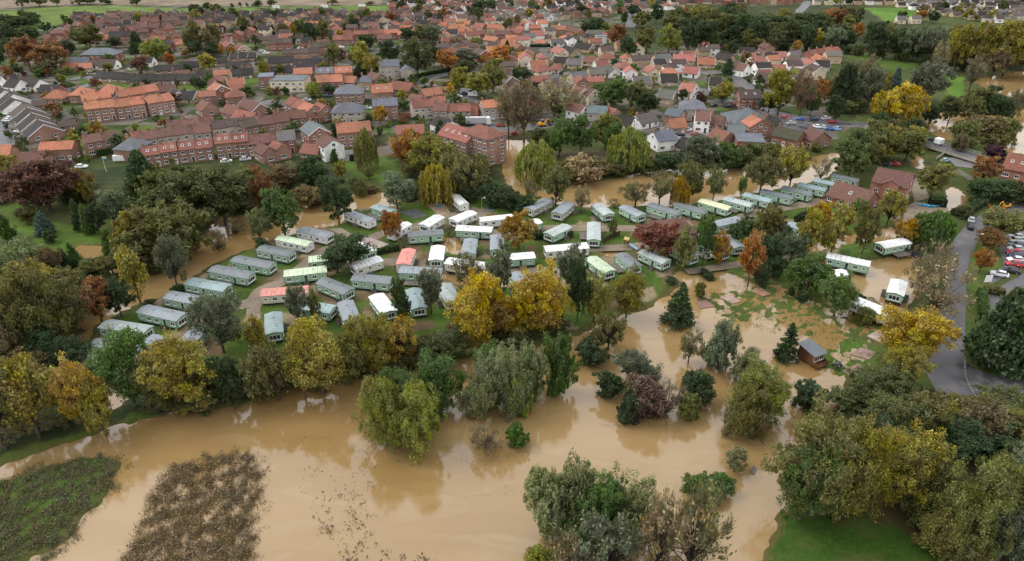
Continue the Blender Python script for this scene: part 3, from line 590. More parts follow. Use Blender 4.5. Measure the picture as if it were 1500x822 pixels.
TREES = '''
68 34 47 21 F dk;10 38 70 24 F dk;24 40 66 24 F dk;-4 58 98 26 F dk;46 41 56 16 F dk;37 55 100 42 R rust;76 60 104 50 R rust;72 80 108 34 R brown;100 60 82 24 R dk;128 38 72 46 R olive;167 55 70 20 R dk
199 47 77 23 C dk;226 58 86 36 W ygr;204 83 105 24 R maroon;248 78 96 18 R orange;155 92 104 16 U olive;82 102 112 18 U dol;60 96 110 20 U dol;290 7 25 25 F dk;304 4 15 15 F dk;316 6 19 19 F olive;377 1 12 15 F dk;340 5 12 6 F dk;352 3 11 6 F olive;362 4 11 5 F olive
282 32 78 28 R olive;310 36 76 30 R brown;306 42 62 18 R rust;286 60 82 24 R dk;312 62 82 26 R dk;322 66 82 13 R orange;344 38 56 18 R grey;355 24 44 17 F olive;304 80 104 29 R yol;415 35 55 19 R olive;430 33 58 12 R gold;442 30 60 22 R dol;456 34 66 20 R dk;472 30 60 27 R olive
386 90 112 16 R yol;410 95 111 15 R olive;488 64 102 22 R olive;493 66 80 10 N gold;475 91 101 17 U ygr;418 127 139 12 U dk;459 121 142 22 U ygr;292 113 134 21 R dk;518 26 46 18 R dk;505 32 48 13 R olive;535 50 74 29 R dk;528 62 100 27 R yol;548 82 114 32 O yol;528 92 113 21 C dk;570 60 92 34 R dk
596 40 66 26 R dk;615 37 62 21 R olive;634 36 64 31 O grey;610 58 110 46 R dol;634 60 98 22 R dk;655 73 104 29 R orange;668 53 72 20 B brown;695 55 71 19 R ygr;684 72 99 35 R grey;730 68 101 38 R orange;743 60 88 11 C dk;672 100 137 31 R yol;700 108 142 36 R yol;722 88 137 38 R olive;682 88 110 27 R dol
742 26 45 17 F olive;700 4 23 33 F dk;642 2 15 13 F olive;722 0 13 20 F green;570 96 111 18 U dk;854 7 21 23 F dk;862 15 29 13 F olive;872 28 52 28 R dk;858 32 50 16 R dk;888 33 47 14 R ygr;904 37 68 31 R rust;920 55 84 29 R dk;948 40 78 34 R olive;981 38 78 32 R ygr;915 18 36 12 F dk
962 5 34 19 R dk;928 8 24 26 F dk;940 22 36 32 F olive;985 24 48 36 O olive;990 10 30 28 F olive;757 22 39 14 F brown;761 77 90 16 U yellow;757 100 115 15 U dk;768 102 116 15 U dk;900 115 162 48 R green;935 120 163 30 R olive;950 135 170 35 R dk;872 122 150 22 R green
1005 12 30 15 F orange;1022 9 42 32 R yol;1045 14 52 42 R olive;1010 30 74 38 R dk;1035 32 72 30 R dk;1067 4 26 23 F dk;1086 5 28 20 F olive;1072 22 54 28 R dol;1090 22 60 28 R dk;1073 38 67 24 R dk;1094 44 69 20 R olive;1112 28 68 34 R dk;1132 24 56 36 R dk;1138 42 73 32 R dol;1155 28 64 30 R dol;1165 18 40 24 F brown;1148 14 32 20 F yol
1178 20 44 26 R dk;1184 38 73 26 R dk;1199 43 68 14 R yellow;1200 22 48 28 R dk;1220 40 73 32 O grey;1215 13 40 20 R orange;1228 14 44 28 R rust;1242 10 44 30 R dol;1242 46 72 26 R dk;1168 60 75 15 R gold;1063 64 73 9 U gold;1113 58 71 23 R olive;1073 60 84 15 R dk;1067 86 109 17 C dk;1092 76 96 19 R brown;1060 120 150 34 R yol
1145 104 168 46 R yol;1178 100 174 38 B rust;1203 115 152 24 R orange;1221 100 162 13 B tan;1190 130 170 24 R dol;1235 95 160 26 R dk;1250 110 160 30 R grey;1225 140 178 26 R dk;1110 128 150 20 R dk;1128 140 164 34 R dk
1257 12 42 17 R dol;1258 34 58 17 R orange;1280 32 85 38 R dk;1303 35 72 20 R olive;1315 45 86 36 R dk;1342 40 90 40 O grey;1372 40 92 38 O grey;1345 60 90 36 R dk;1378 60 106 26 B tan;1405 38 104 40 R yol;1440 36 106 46 R yol;1482 32 110 54 R yol;1520 34 112 54 R yol;1460 70 112 40 O brown;1322 17 30 16 R dk;1350 16 31 18 R orange;1353 9 20 20 F brown;1368 16 34 19 F dk;1383 3 17 16 F dk
1270 80 128 36 B brown;1427 84 134 34 B brown;1360 90 152 58 O grey;1313 100 133 17 C blue;1293 108 155 24 R yol;1275 100 162 32 O grey;1320 122 188 50 R yellow;1298 134 186 36 R yellow;1340 130 186 36 R yellow;1282 142 170 18 R gold;1365 150 186 26 R dk;1395 138 180 36 R dol;1445 125 180 40 R dk;1425 128 180 34 R olive;1468 140 182 40 R dk;1490 130 174 32 B olive
1415 178 216 42 U olive;1450 168 208 52 U brown;1475 172 210 34 U olive;1430 165 195 40 U brown;1457 213 239 39 R purple;1445 230 270 42 R rust;1370 238 290 46 R olive;1332 190 240 52 R olive;1300 184 236 44 R yol;1285 178 238 46 R olive;1258 190 255 42 R dol;1248 208 266 46 R dol;1276 200 250 36 R olive;1310 176 200 30 O olive;1405 196 226 26 O brown
12 225 268 34 R yol;62 228 315 100 R maroon;30 245 310 50 R maroon;122 248 298 32 R yol;207 222 296 50 C dk;258 247 338 90 R dol;322 241 332 90 R dol;355 246 300 50 R olive;222 246 300 46 R olive;290 256 328 60 R olive;375 243 295 38 R rust;233 290 392 124 W olive;200 305 385 60 W yol;163 280 335 38 R grey;112 292 338 17 C dk;125 300 343 18 C green;62 311 344 25 C blue;38 297 328 31 U olive;73 337 356 19 U dk;91 363 392 17 C dk;103 355 380 19 S green;108 377 392 12 U dk
8 315 355 26 U green;32 350 406 60 W pale;75 362 406 32 O brown;157 332 371 21 C green;170 345 390 22 R dk;140 300 345 24 R dk;193 358 444 38 N yol;250 345 425 42 O grey;40 388 445 92 W yol;100 392 440 50 W olive;343 315 342 27 T olive;377 305 356 36 O pale;315 330 367 38 T olive;385 347 366 27 U dk
412 275 350 56 R green;493 264 330 46 R dk;416 240 282 46 R brown;456 230 278 46 R dk;385 254 310 36 R rust;478 255 294 40 R dk;500 235 268 19 R yol;489 219 238 12 C green;450 270 305 42 R brown;528 259 286 18 P olive;580 250 308 52 R grey;540 245 264 19 O olive;597 190 250 48 R orange;632 200 266 74 O yol;640 240 300 54 P yol;690 225 292 60 O olive;668 222 280 50 O olive;620 252 293 19 C dk
690 268 296 24 U dk;720 268 304 36 U dk;745 272 308 40 U dk;768 285 314 42 U dk;535 190 248 34 P olive;572 308 354 31 R orange;512 347 404 64 I dk;492 360 402 40 I dk;760 313 368 52 R gold;591 345 367 20 T olive;628 392 430 36 B olive;733 362 444 44 R grey;685 370 436 52 B olive;657 325 347 19 T brown;785 205 268 60 P ygr;645 176 200 18 C dk;612 168 182 14 U dk
920 190 250 62 P ygr;852 170 226 42 R green;888 166 220 44 R ygr;820 175 232 44 R green;790 190 230 36 R dol;900 180 236 40 R green;855 225 266 62 U tan;830 235 266 42 U olive;880 230 259 42 U brown;905 235 258 32 U dol;911 237 255 21 U ygr;975 222 250 50 U dk;945 228 252 44 U dol;768 118 207 62 B brown;745 125 200 46 B brown;812 118 176 52 B tan;840 130 172 36 B tan
815 245 302 44 O olive;778 262 295 27 T olive;852 272 312 27 B tan;932 263 306 48 B olive;968 250 302 42 B olive;997 260 306 28 P gold;1012 234 296 46 O olive;1048 243 294 28 O pale;1087 258 288 14 N green;1118 228 284 56 O olive;1162 215 279 44 O yol;1205 230 266 32 T tan;1030 198 250 54 R grey;1070 207 248 44 R green;1100 205 246 44 R dol;1135 208 240 34 R olive;900 290 305 20 T brown
958 322 384 68 R red;1005 330 396 32 N olive;1034 317 389 32 R green;1056 338 389 30 N gold;1103 335 418 38 N orange;1090 318 362 42 R dk;1128 302 366 50 R olive;1115 382 416 30 U dk;898 318 346 15 N olive;838 357 432 46 R grey;930 385 405 14 T olive;1130 345 400 42 R dk;1150 330 372 30 R grey;1185 308 378 38 R yol;1225 300 380 46 R yol;1205 296 350 30 R gold;1272 302 374 38 R olive;1306 278 332 38 O yol;1262 292 325 30 R green;1328 320 363 32 R gold;1367 307 362 60 P green
1187 374 436 64 R green;1230 396 464 56 R green;1140 375 408 26 U dk;1162 340 390 38 R grey;1370 352 424 60 T tan;1380 380 466 82 T tan;1352 370 440 50 T olive;1384 362 410 30 T olive;1450 335 370 44 O rust;1440 365 402 32 O orange;1475 312 348 62 O olive;1440 262 294 42 U dk;1475 262 296 52 U dk;1505 262 298 40 U dk;1415 300 320 26 U dol
30 395 525 104 W olive;78 405 505 84 W olive;-15 420 540 90 W brown;140 410 475 48 R rust;170 408 468 46 R dk;62 480 536 54 R dk;105 487 545 66 R dk;35 525 650 96 O yol;-20 530 665 90 O olive;112 525 634 68 R gold;140 555 640 50 R yol;182 488 600 84 R green;262 485 605 108 R yol;225 520 605 70 R olive;318 428 522 72 R grey;335 520 600 48 R dk;300 540 600 60 R olive;375 520 590 60 O olive;375 465 520 32 N yol;345 468 500 20 N orange;219 438 450 17 U dk;259 415 430 21 U dk
465 465 582 88 R yol;440 500 585 60 O yol;400 500 588 64 O olive;540 455 558 66 R yol;510 490 565 60 R olive;583 465 540 64 O gold;610 490 540 50 R dol;652 475 535 70 R dol;700 405 512 80 R yellow;740 430 505 50 R gold;433 418 480 34 O grey;460 425 475 18 N olive;587 408 482 30 R dk;630 395 462 34 R grey
563 545 654 74 W ygr;606 552 660 84 W ygr;588 532 630 76 W green;634 516 606 86 W green;704 522 610 64 W pale;744 500 604 70 W pale;724 498 586 62 W green;775 497 584 58 W pale;820 488 574 54 W green;756 540 606 44 W ygr;711 608 662 56 T brown;759 615 652 35 U green;795 385 492 84 R yellow;770 420 495 46 R yellow;848 380 474 34 R dk;872 400 474 52 R ygr;920 395 466 62 R yol;893 452 514 54 O olive;868 490 532 48 U dk;997 408 474 50 S dk;1027 412 434 17 U olive
1012 478 532 38 B olive;1060 468 542 54 W grey;935 505 564 68 W grey;895 535 580 46 U dk;955 545 612 70 U bramble;980 552 608 56 T bramble;945 562 610 56 U bramble;920 568 616 42 U dk;1025 537 594 54 U dk;1011 572 614 32 U olive;1100 508 564 58 W pale;1120 530 620 84 W ygr;1095 560 638 70 W olive;1157 468 525 37 S dk;1189 550 602 47 U dk;1338 450 536 98 R yellow;1352 468 536 56 R yellow;1320 505 585 72 R yol;1292 532 612 96 R dol;1270 447 474 29 U olive;1475 423 540 82 C dk;1505 430 545 80 C dk;1455 450 530 50 C dk;1161 417 431 12 U dk;1175 426 440 16 U dk
1205 608 765 124 W olive;1185 648 768 86 W green;1250 620 755 104 W yol;1320 622 745 104 W yol;1365 652 765 96 W olive;1440 668 822 114 W olive;1492 684 830 104 W grey;1400 720 822 90 W olive;1520 640 800 120 W olive;1310 580 660 80 R dol;1350 572 650 70 O olive;1395 588 650 70 R yol;1440 585 660 80 O brown;1485 595 665 80 R olive;1420 610 680 90 R dk;1290 600 690 90 R dk
800 684 790 66 W pale;842 668 780 74 W pale;880 690 800 80 W green;928 698 806 84 W pale;860 720 812 90 W green;1015 700 860 104 B olive;965 715 860 84 B tan;890 745 872 104 O grey;840 770 880 80 T tan;790 790 845 52 U ygr;1032 682 732 60 U green;1058 684 722 40 U green;1079 652 692 37 O pale
'''
for line in TREES.strip().splitlines():
    for it in line.split(';'):
        a_ = it.split(); tree(*[float(t) for t in a_[:4]], a_[4], a_[5])
# undergrowth along the banks: each shrub planted singly
def shrub_row(s, step, wlo, whi, hlo, hhi, cols, kinds='U', jit=1.5):
    pts = [G(x, y) for x, y in P(s)]
    for i in range(len(pts) - 1):
        d = (pts[i + 1] - pts[i]); k = max(1, int(d.length / step))
        for j in range(k):
            p = pts[i] + d * ((j + random.random()) / k); x = p.x + random.gauss(0, jit); y = p.y + random.gauss(0, jit); ww = random.uniform(wlo, whi)
            plant(x, y, max(ground_z(x, y), -.3), ww, random.uniform(hlo, hhi), random.choice(kinds), random.choice(cols))
shrub_row('-20 650 60 636 150 614 240 596 340 578 430 556 520 536 620 518 700 502 790 488 850 474', 3.8, 4, 7.5, 3, 6, ['dol', 'dk', 'olive', 'brown', 'yol'], 'UUT')
shrub_row('20 610 120 600 200 585 300 570 400 550 500 530 600 508 700 490', 6, 4, 7, 3, 6, ['dol', 'olive', 'brown', 'dk'], 'UT')
shrub_row('130 395 180 380 240 395 300 352', 5, 4, 7, 2, 4, ['olive', 'dol', 'brown'], 'UT'); shrub_row('400 312 450 300 470 292 520 282 560 276 600 290 680 296', 4, 4, 6, 2, 4, ['dk', 'dol', 'brown', 'dol'])
shrub_row('1000 236 1060 240 1140 236 1200 222', 5, 4, 7, 2, 4, ['dk', 'dol', 'olive']); shrub_row('940 402 1000 412 1050 390', 6, 2, 4, 1, 2.4, ['dk', 'dol'])
shrub_row('1250 600 1300 615 1360 630 1430 640 1500 660', 5, 5, 8, 3, 6, ['dol', 'dk', 'olive', 'brown'], 'UT'); shrub_row('1200 705 1260 690 1330 710 1390 740 1430 800', 4.5, 4, 7, 3, 6, ['dol', 'dk', 'olive'], 'UT')
shrub_row('1030 70 1090 72 1150 74 1230 76', 8, 5, 8, 4, 7, ['dk', 'dol', 'olive']); shrub_row('1230 78 1300 86 1380 100 1440 110', 7, 6, 9, 4, 7, ['dk', 'dol']); shrub_row('0 13 50 10 100 8 150 5', 14, 10, 18, 6, 11, ['dk', 'dol', 'olive'], 'F'); shrub_row('150 7 200 8 250 9', 22, 8, 12, 4, 8, ['dk', 'dol'], 'F')
shrub_row('390 10 450 9 500 8 560 7 610 9', 20, 8, 14, 3, 8, ['dk', 'dol', 'olive'], 'F')

def fill(poly, step, wlo, whi, hlo, hhi, cols, kinds, seed):
    r = random.Random(seed); pp = P(poly); c = np.array([G(x, y).xy for x, y in pp]); lo, hi = c.min(0), c.max(0)
    y = lo[1]
    while y < hi[1]:
        x = lo[0] + r.uniform(0, step)
        while x < hi[0]:
            X, Y = x + r.gauss(0, step * .25), y + r.gauss(0, step * .25); x += step; px, py = PROJ(X, Y, LAND)
            if not inside(np.array([px]), np.array([py]), pp)[0]: continue
            if any((X - a)**2 + (Y - b)**2 < (c_ * .45)**2 for a, b, c_ in TREES_AT): continue
            plant(X, Y, max(ground_z(X, Y), -.3), r.uniform(wlo, whi), r.uniform(hlo, hhi), r.choice(kinds), r.choice(cols))
        y += step
fill('1004 40 1060 30 1140 40 1240 40 1250 70 1130 64 1010 72', 13, 11, 16, 8, 13, ['dk', 'dol', 'olive', 'dk'], 'RF', 1)
fill('1250 70 1310 78 1380 92 1500 104 1500 90 1380 70 1290 60', 11, 10, 15, 8, 14, ['dk', 'dol', 'brown'], 'RO', 2)
fill('1240 120 1290 128 1290 165 1230 172 1220 150', 9, 7, 11, 5, 9, ['dk', 'dol', 'olive'], 'RU', 3)
fill('140 304 190 284 240 276 330 270 420 270 480 262 500 270 470 288 400 304 330 317 290 324 240 314 180 316', 7, 6, 9, 3, 5.5, ['dk', 'dol', 'brown', 'dol'], 'UO', 4)
fill('-20 260 60 250 110 262 150 300 100 320 40 300 -20 310', 9, 6, 10, 4, 7, ['dk', 'dol', 'maroon', 'brown'], 'UO', 5)
fill('-30 405 110 400 150 440 120 500 60 540 -30 560', 8, 7, 11, 5, 8, ['dol', 'olive', 'brown', 'dk'], 'UO', 6)
fill('-30 560 60 545 100 590 40 640 -30 655', 7, 6, 9, 4, 7, ['olive', 'brown', 'dol'], 'UT', 7)
fill('1250 585 1360 600 1500 612 1560 640 1560 760 1460 700 1380 660 1280 650', 7.5, 7, 11, 5, 8, ['dol', 'dk', 'olive', 'brown'], 'UO', 8)
fill('120 392 190 400 150 440', 7, 5, 8, 3, 6, ['olive', 'dol'], 'UO', 9)
fill('590 205 660 215 730 262 720 285 640 285 600 262', 8, 6, 10, 5, 9, ['dol', 'olive', 'dk'], 'UO', 10)
fill('-60 32 60 32 60 60 0 95 -60 95', 12, 9, 14, 6, 11, ['dk', 'dol'], 'F', 11)
fill('1350 196 1300 188 1250 212 1240 250 1290 236 1330 225', 7.5, 6, 10, 5, 9, ['dol', 'olive', 'dk', 'yol'], 'UO', 12)
shrub_row('200 604 260 598 340 586 420 566 480 553 530 544 590 536 650 525 690 513 760 508', 2.8, 4, 6.5, 2.4, 4.2, ['olive', 'dol', 'yol', 'brown', 'olive'], 'UUO', .8)
# ================================================================== HOUSES
ROOFC = dict(or_=(0.325,0.132,0.08), re=(0.21,0.086,0.063), rb=(0.135,0.069,0.055), br=(0.08,0.058,0.05), dk=(0.032,0.027,0.027), sl=(0.12,0.13,0.15), gr=(0.105,0.098,0.09), sg=(0.10,0.125,0.125), pk=(0.285,0.112,0.092), mo=(0.055,0.055,0.032))
RWORD = dict(or_='orange', re='red', rb='red-brown', br='brown', dk='black', sl='grey slate', gr='grey', sg='green slate', pk='pink-red', mo='mossy dark')
WALLC = dict(b=(0.255,0.15,0.113), r=(0.27,0.12,0.088), t=(0.42,0.31,0.20), w=(0.74,0.73,0.70), c=(0.55,0.48,0.36), g=(0.34,0.30,0.25), d=(0.18,0.12,0.09))
WWORD = dict(b='brick', r='red brick', t='tan brick', w='white', c='cream', g='stone', d='dark brick')
def win_mesh(name, w_, h_, cols=2, rows=2):
    mb = MB(); t = 0.09; mb.box(-w_/2, w_/2, -0.05, 0.02, -h_/2, -h_/2 + t); mb.box(-w_/2, w_/2, -0.05, 0.02, h_/2 - t, h_/2)
    mb.box(-w_/2, -w_/2 + t, -0.05, 0.02, -h_/2 + t, h_/2 - t); mb.box(w_/2 - t, w_/2, -0.05, 0.02, -h_/2 + t, h_/2 - t)
    for i in range(1, cols): x = -w_/2 + w_ * i / cols; mb.box(x - .035, x + .035, -0.045, 0.02, -h_/2 + t, h_/2 - t)
    mb.box(-w_/2 - .08, w_/2 + .08, -0.12, 0.02, -h_/2 - .1, -h_/2 - .002)
    mb.box(-w_/2 + t, w_/2 - t, -0.02, 0.015, -h_/2 + t, h_/2 - t, 1)
    return mb.mesh(name, [M['white'], M['pane']])
WIN = win_mesh('window', 1.35, 1.25); WINW = win_mesh('window', 2.1, 1.25, 3)
def door_mesh():
    mb = MB(); mb.box(-.5, .5, -.06, .02, 0, 2.1, 0); mb.box(-.3, .3, -.075, -.06, 1.2, 1.85, 1); mb.box(-.6, -.502, -.08, .02, 0, 2.2, 2); mb.box(.502, .6, -.08, .02, 0, 2.2, 2); mb.box(-.498, .498, -.08, .02, 2.102, 2.2, 2)
    return mb.mesh('door', [M['any'], M['pane'], M['white']])
DOOR = door_mesh()
def chim_mesh():
    mb = MB(); mb.box(-.45, .45, -.3, .3, -1.2, 1.2, 0); mb.box(-.52, .52, -.37, .37, 1.0, 1.15, 0)
    for x in (-.22, .22):
        mb.tube([(x, 0, 1.2), (x, 0, 1.6)], [.13, .10], 6, 1)
    return mb.mesh('chimney', [M['brick'], M['roof']])
CHIM = chim_mesh()
SKY = win_mesh('skylight', 0.9, 1.2, 1)
CACHE = {}
def house_meshes(L, W, z, typ):
    key = (round(L, 1), round(W, 1), round(z, 1), typ)
    if key in CACHE: return CACHE[key]
    L, W, z = key[:3]; h = W / 2; ev = max(2.3, z - (0.30 if z > 6.4 else 0.36) * W) if typ != 'f' else z - .3
    rise = z - ev; ov = .35; gv = .2; th = .16
    a_ = MB(); r_ = MB(); bb = None
    if typ == 'f':
        a_.box(-L/2, L/2, -h, h, -.3, ev); r_.box(-L/2 - .15, L/2 + .15, -h - .15, h + .15, ev, z)
    elif typ[0] == 'h':
        a_.box(-L/2, L/2, -h, h, -.3, ev); rl = max(0.05, L/2 - h * .9); s = rise / h
        E = [(-L/2 - ov, -h - ov), (L/2 + ov, -h - ov), (L/2 + ov, h + ov), (-L/2 - ov, h + ov)]; ze = ev - ov * s * .8 + .1
        v = [(x, y, ze) for x, y in E] + [(-rl, 0, z), (rl, 0, z)] + [(x, y, ze - th) for x, y in E]
        n0 = len(r_.v); r_.v += v
        for q in ((0,1,5,4), (1,2,5), (2,3,4,5), (3,0,4), (9,8,7,6), (6,7,1,0), (7,8,2,1), (8,9,3,2), (9,6,0,3)): r_.f.append(q); r_.m.append(0)
    else:
        a_.prism([(-h, -.3), (h, -.3), (h, ev), (0, z - .02), (-h, ev)], -L/2, L/2)
        s = rise / h; ye = h + ov; ze = ev - ov * s
        for sg in (1, -1):
            sec = [(sg * ye, ze), (sg * ye, ze + th), (0, z + th), (0, z)]
            if sg < 0: sec = sec[::-1]
            r_.prism(sec, -L/2 - gv, L/2 + gv)
        if 'b' in typ:
            bb = MB()
            for x in (-L/2 - gv - .06, L/2 + gv + .002):
                for sg in (1, -1):
                    sec = [(sg * ye, ze - .12), (sg * ye, ze + th + .03), (0, z + th + .03), (0, z - .15)]
                    if sg < 0: sec = sec[::-1]
                    bb.prism(sec, x, x + .058)
    out = (a_.mesh('wall', M['brick']), r_.mesh('roof', M['roof']), bb.mesh('bargeboard', M['white']) if bb else None, ev)
    CACHE[key] = out; return out
HOUSES_AT = []
DOORC = [(0.6,0.6,0.58), (0.1,0.03,0.03), (0.03,0.05,0.1), (0.04,0.08,0.04), (0.55,0.5,0.4)]
def house(cx, cy, rz, L, W, z, roof, wall, typ, name, chim=1, wins=True, sky=0, far=False, desc=None, dense=3.0):
    wm, rm, bm_, ev = house_meshes(L, W, z, typ); L, W = round(L, 1), round(W, 1); h = W / 2; z = round(z, 1)
    e = link(name, None, None, (cx, cy, LAND), rz); j = random.uniform(.85, 1.15)
    wc = tuple(v * j for v in WALLC[wall]); o = link('wall', wm, e, color=wc)
    j = random.uniform(.82, 1.18); rf = link('roof', rm, e, color=tuple(v * j * random.uniform(.95, 1.05) for v in ROOFC[roof]))
    if bm_: link('bargeboard', bm_, e)
    if typ != 'f':
        for k in range(chim):
            c = link('chimney', CHIM, rf, ((-L/2 + .7) if k == 0 else (L/2 - .7), 0, z + .1) if typ[0] == 'g' else ((-.2 if k == 0 else .2) * L, 0.4, z - .1), color=WALLC['b'])
    if sky:
        for k in range(sky):
            x = -L/2 + L * (k + .7) / (sky + .4); sl = math.atan2(z - ev, h)
            for sgn in (1, -1):
                n_ = Vector((math.sin(rz), -math.cos(rz))) * sgn
                if n_.dot(Vector((-cx, -cy)).normalized()) < -.1: continue
                c = link('skylight', SKY, rf, (x, -sgn * h * .5, (z + ev) / 2 + .16 + .02)); c.rotation_euler = (sgn * (sl - math.pi / 2), 0, 0 if sgn > 0 else 0)
    if wins:
        view = Vector((-cx, -cy)).normalized(); st = 2 if ev > 4.3 else 1; 
        if ev > 7: st = 3
        if ev > 9.5: st = 4
        hs = [1.5 + 2.65 * q for q in range(st)]
        for side in range(4):
            a_ = rz + side * math.pi / 2; nrm = Vector((math.sin(a_), -math.cos(a_)))
            if nrm.dot(view) < .12: continue
            ln = L if side % 2 == 0 else W; off = h if side % 2 == 0 else L/2; k = max(1, int(ln / (dense if not far else 4.0)))
            if side % 2: k = max(1, int(ln / 4.5))
            for q, hz in enumerate(hs):
                if hz + .7 > ev: continue
                for i in range(k):
                    t = -ln/2 + ln * (i + .5) / k
                    if side == 0 and q == 0 and i == k // 2 and not far and k > 1:
                        p = (t, -off - .0); dd_ = link('door', DOOR, e, (t, -off, .1), color=random.choice(DOORC)); continue
                    loc = {0: (t, -off), 1: (off, t), 2: (-t, off), 3: (-off, -t)}[side]
                    wd = link('window', WINW if (i + q) % 3 == 0 and ln / k > 2.8 else WIN, e, (*loc, hz)); wd.rotation_euler = (0, 0, side * math.pi / 2)
            if side % 2 and typ[0] == 'g' and st > 1 and not far and z - ev > 2.2:
                loc = {1: (off, 0), 3: (-off, 0)}[side]; wd = link('window', WIN, e, (*loc, ev + .5)); wd.rotation_euler = (0, 0, side * math.pi / 2)
    thing(e, desc or f'{WWORD[wall]} {"two-storey" if ev > 4.3 else "low"} house with {RWORD[roof]} roof', 'house', 'houses of the town', (cx, cy, 0))
    HOUSES_AT.append((cx, cy, math.hypot(L, W) / 2)); return e
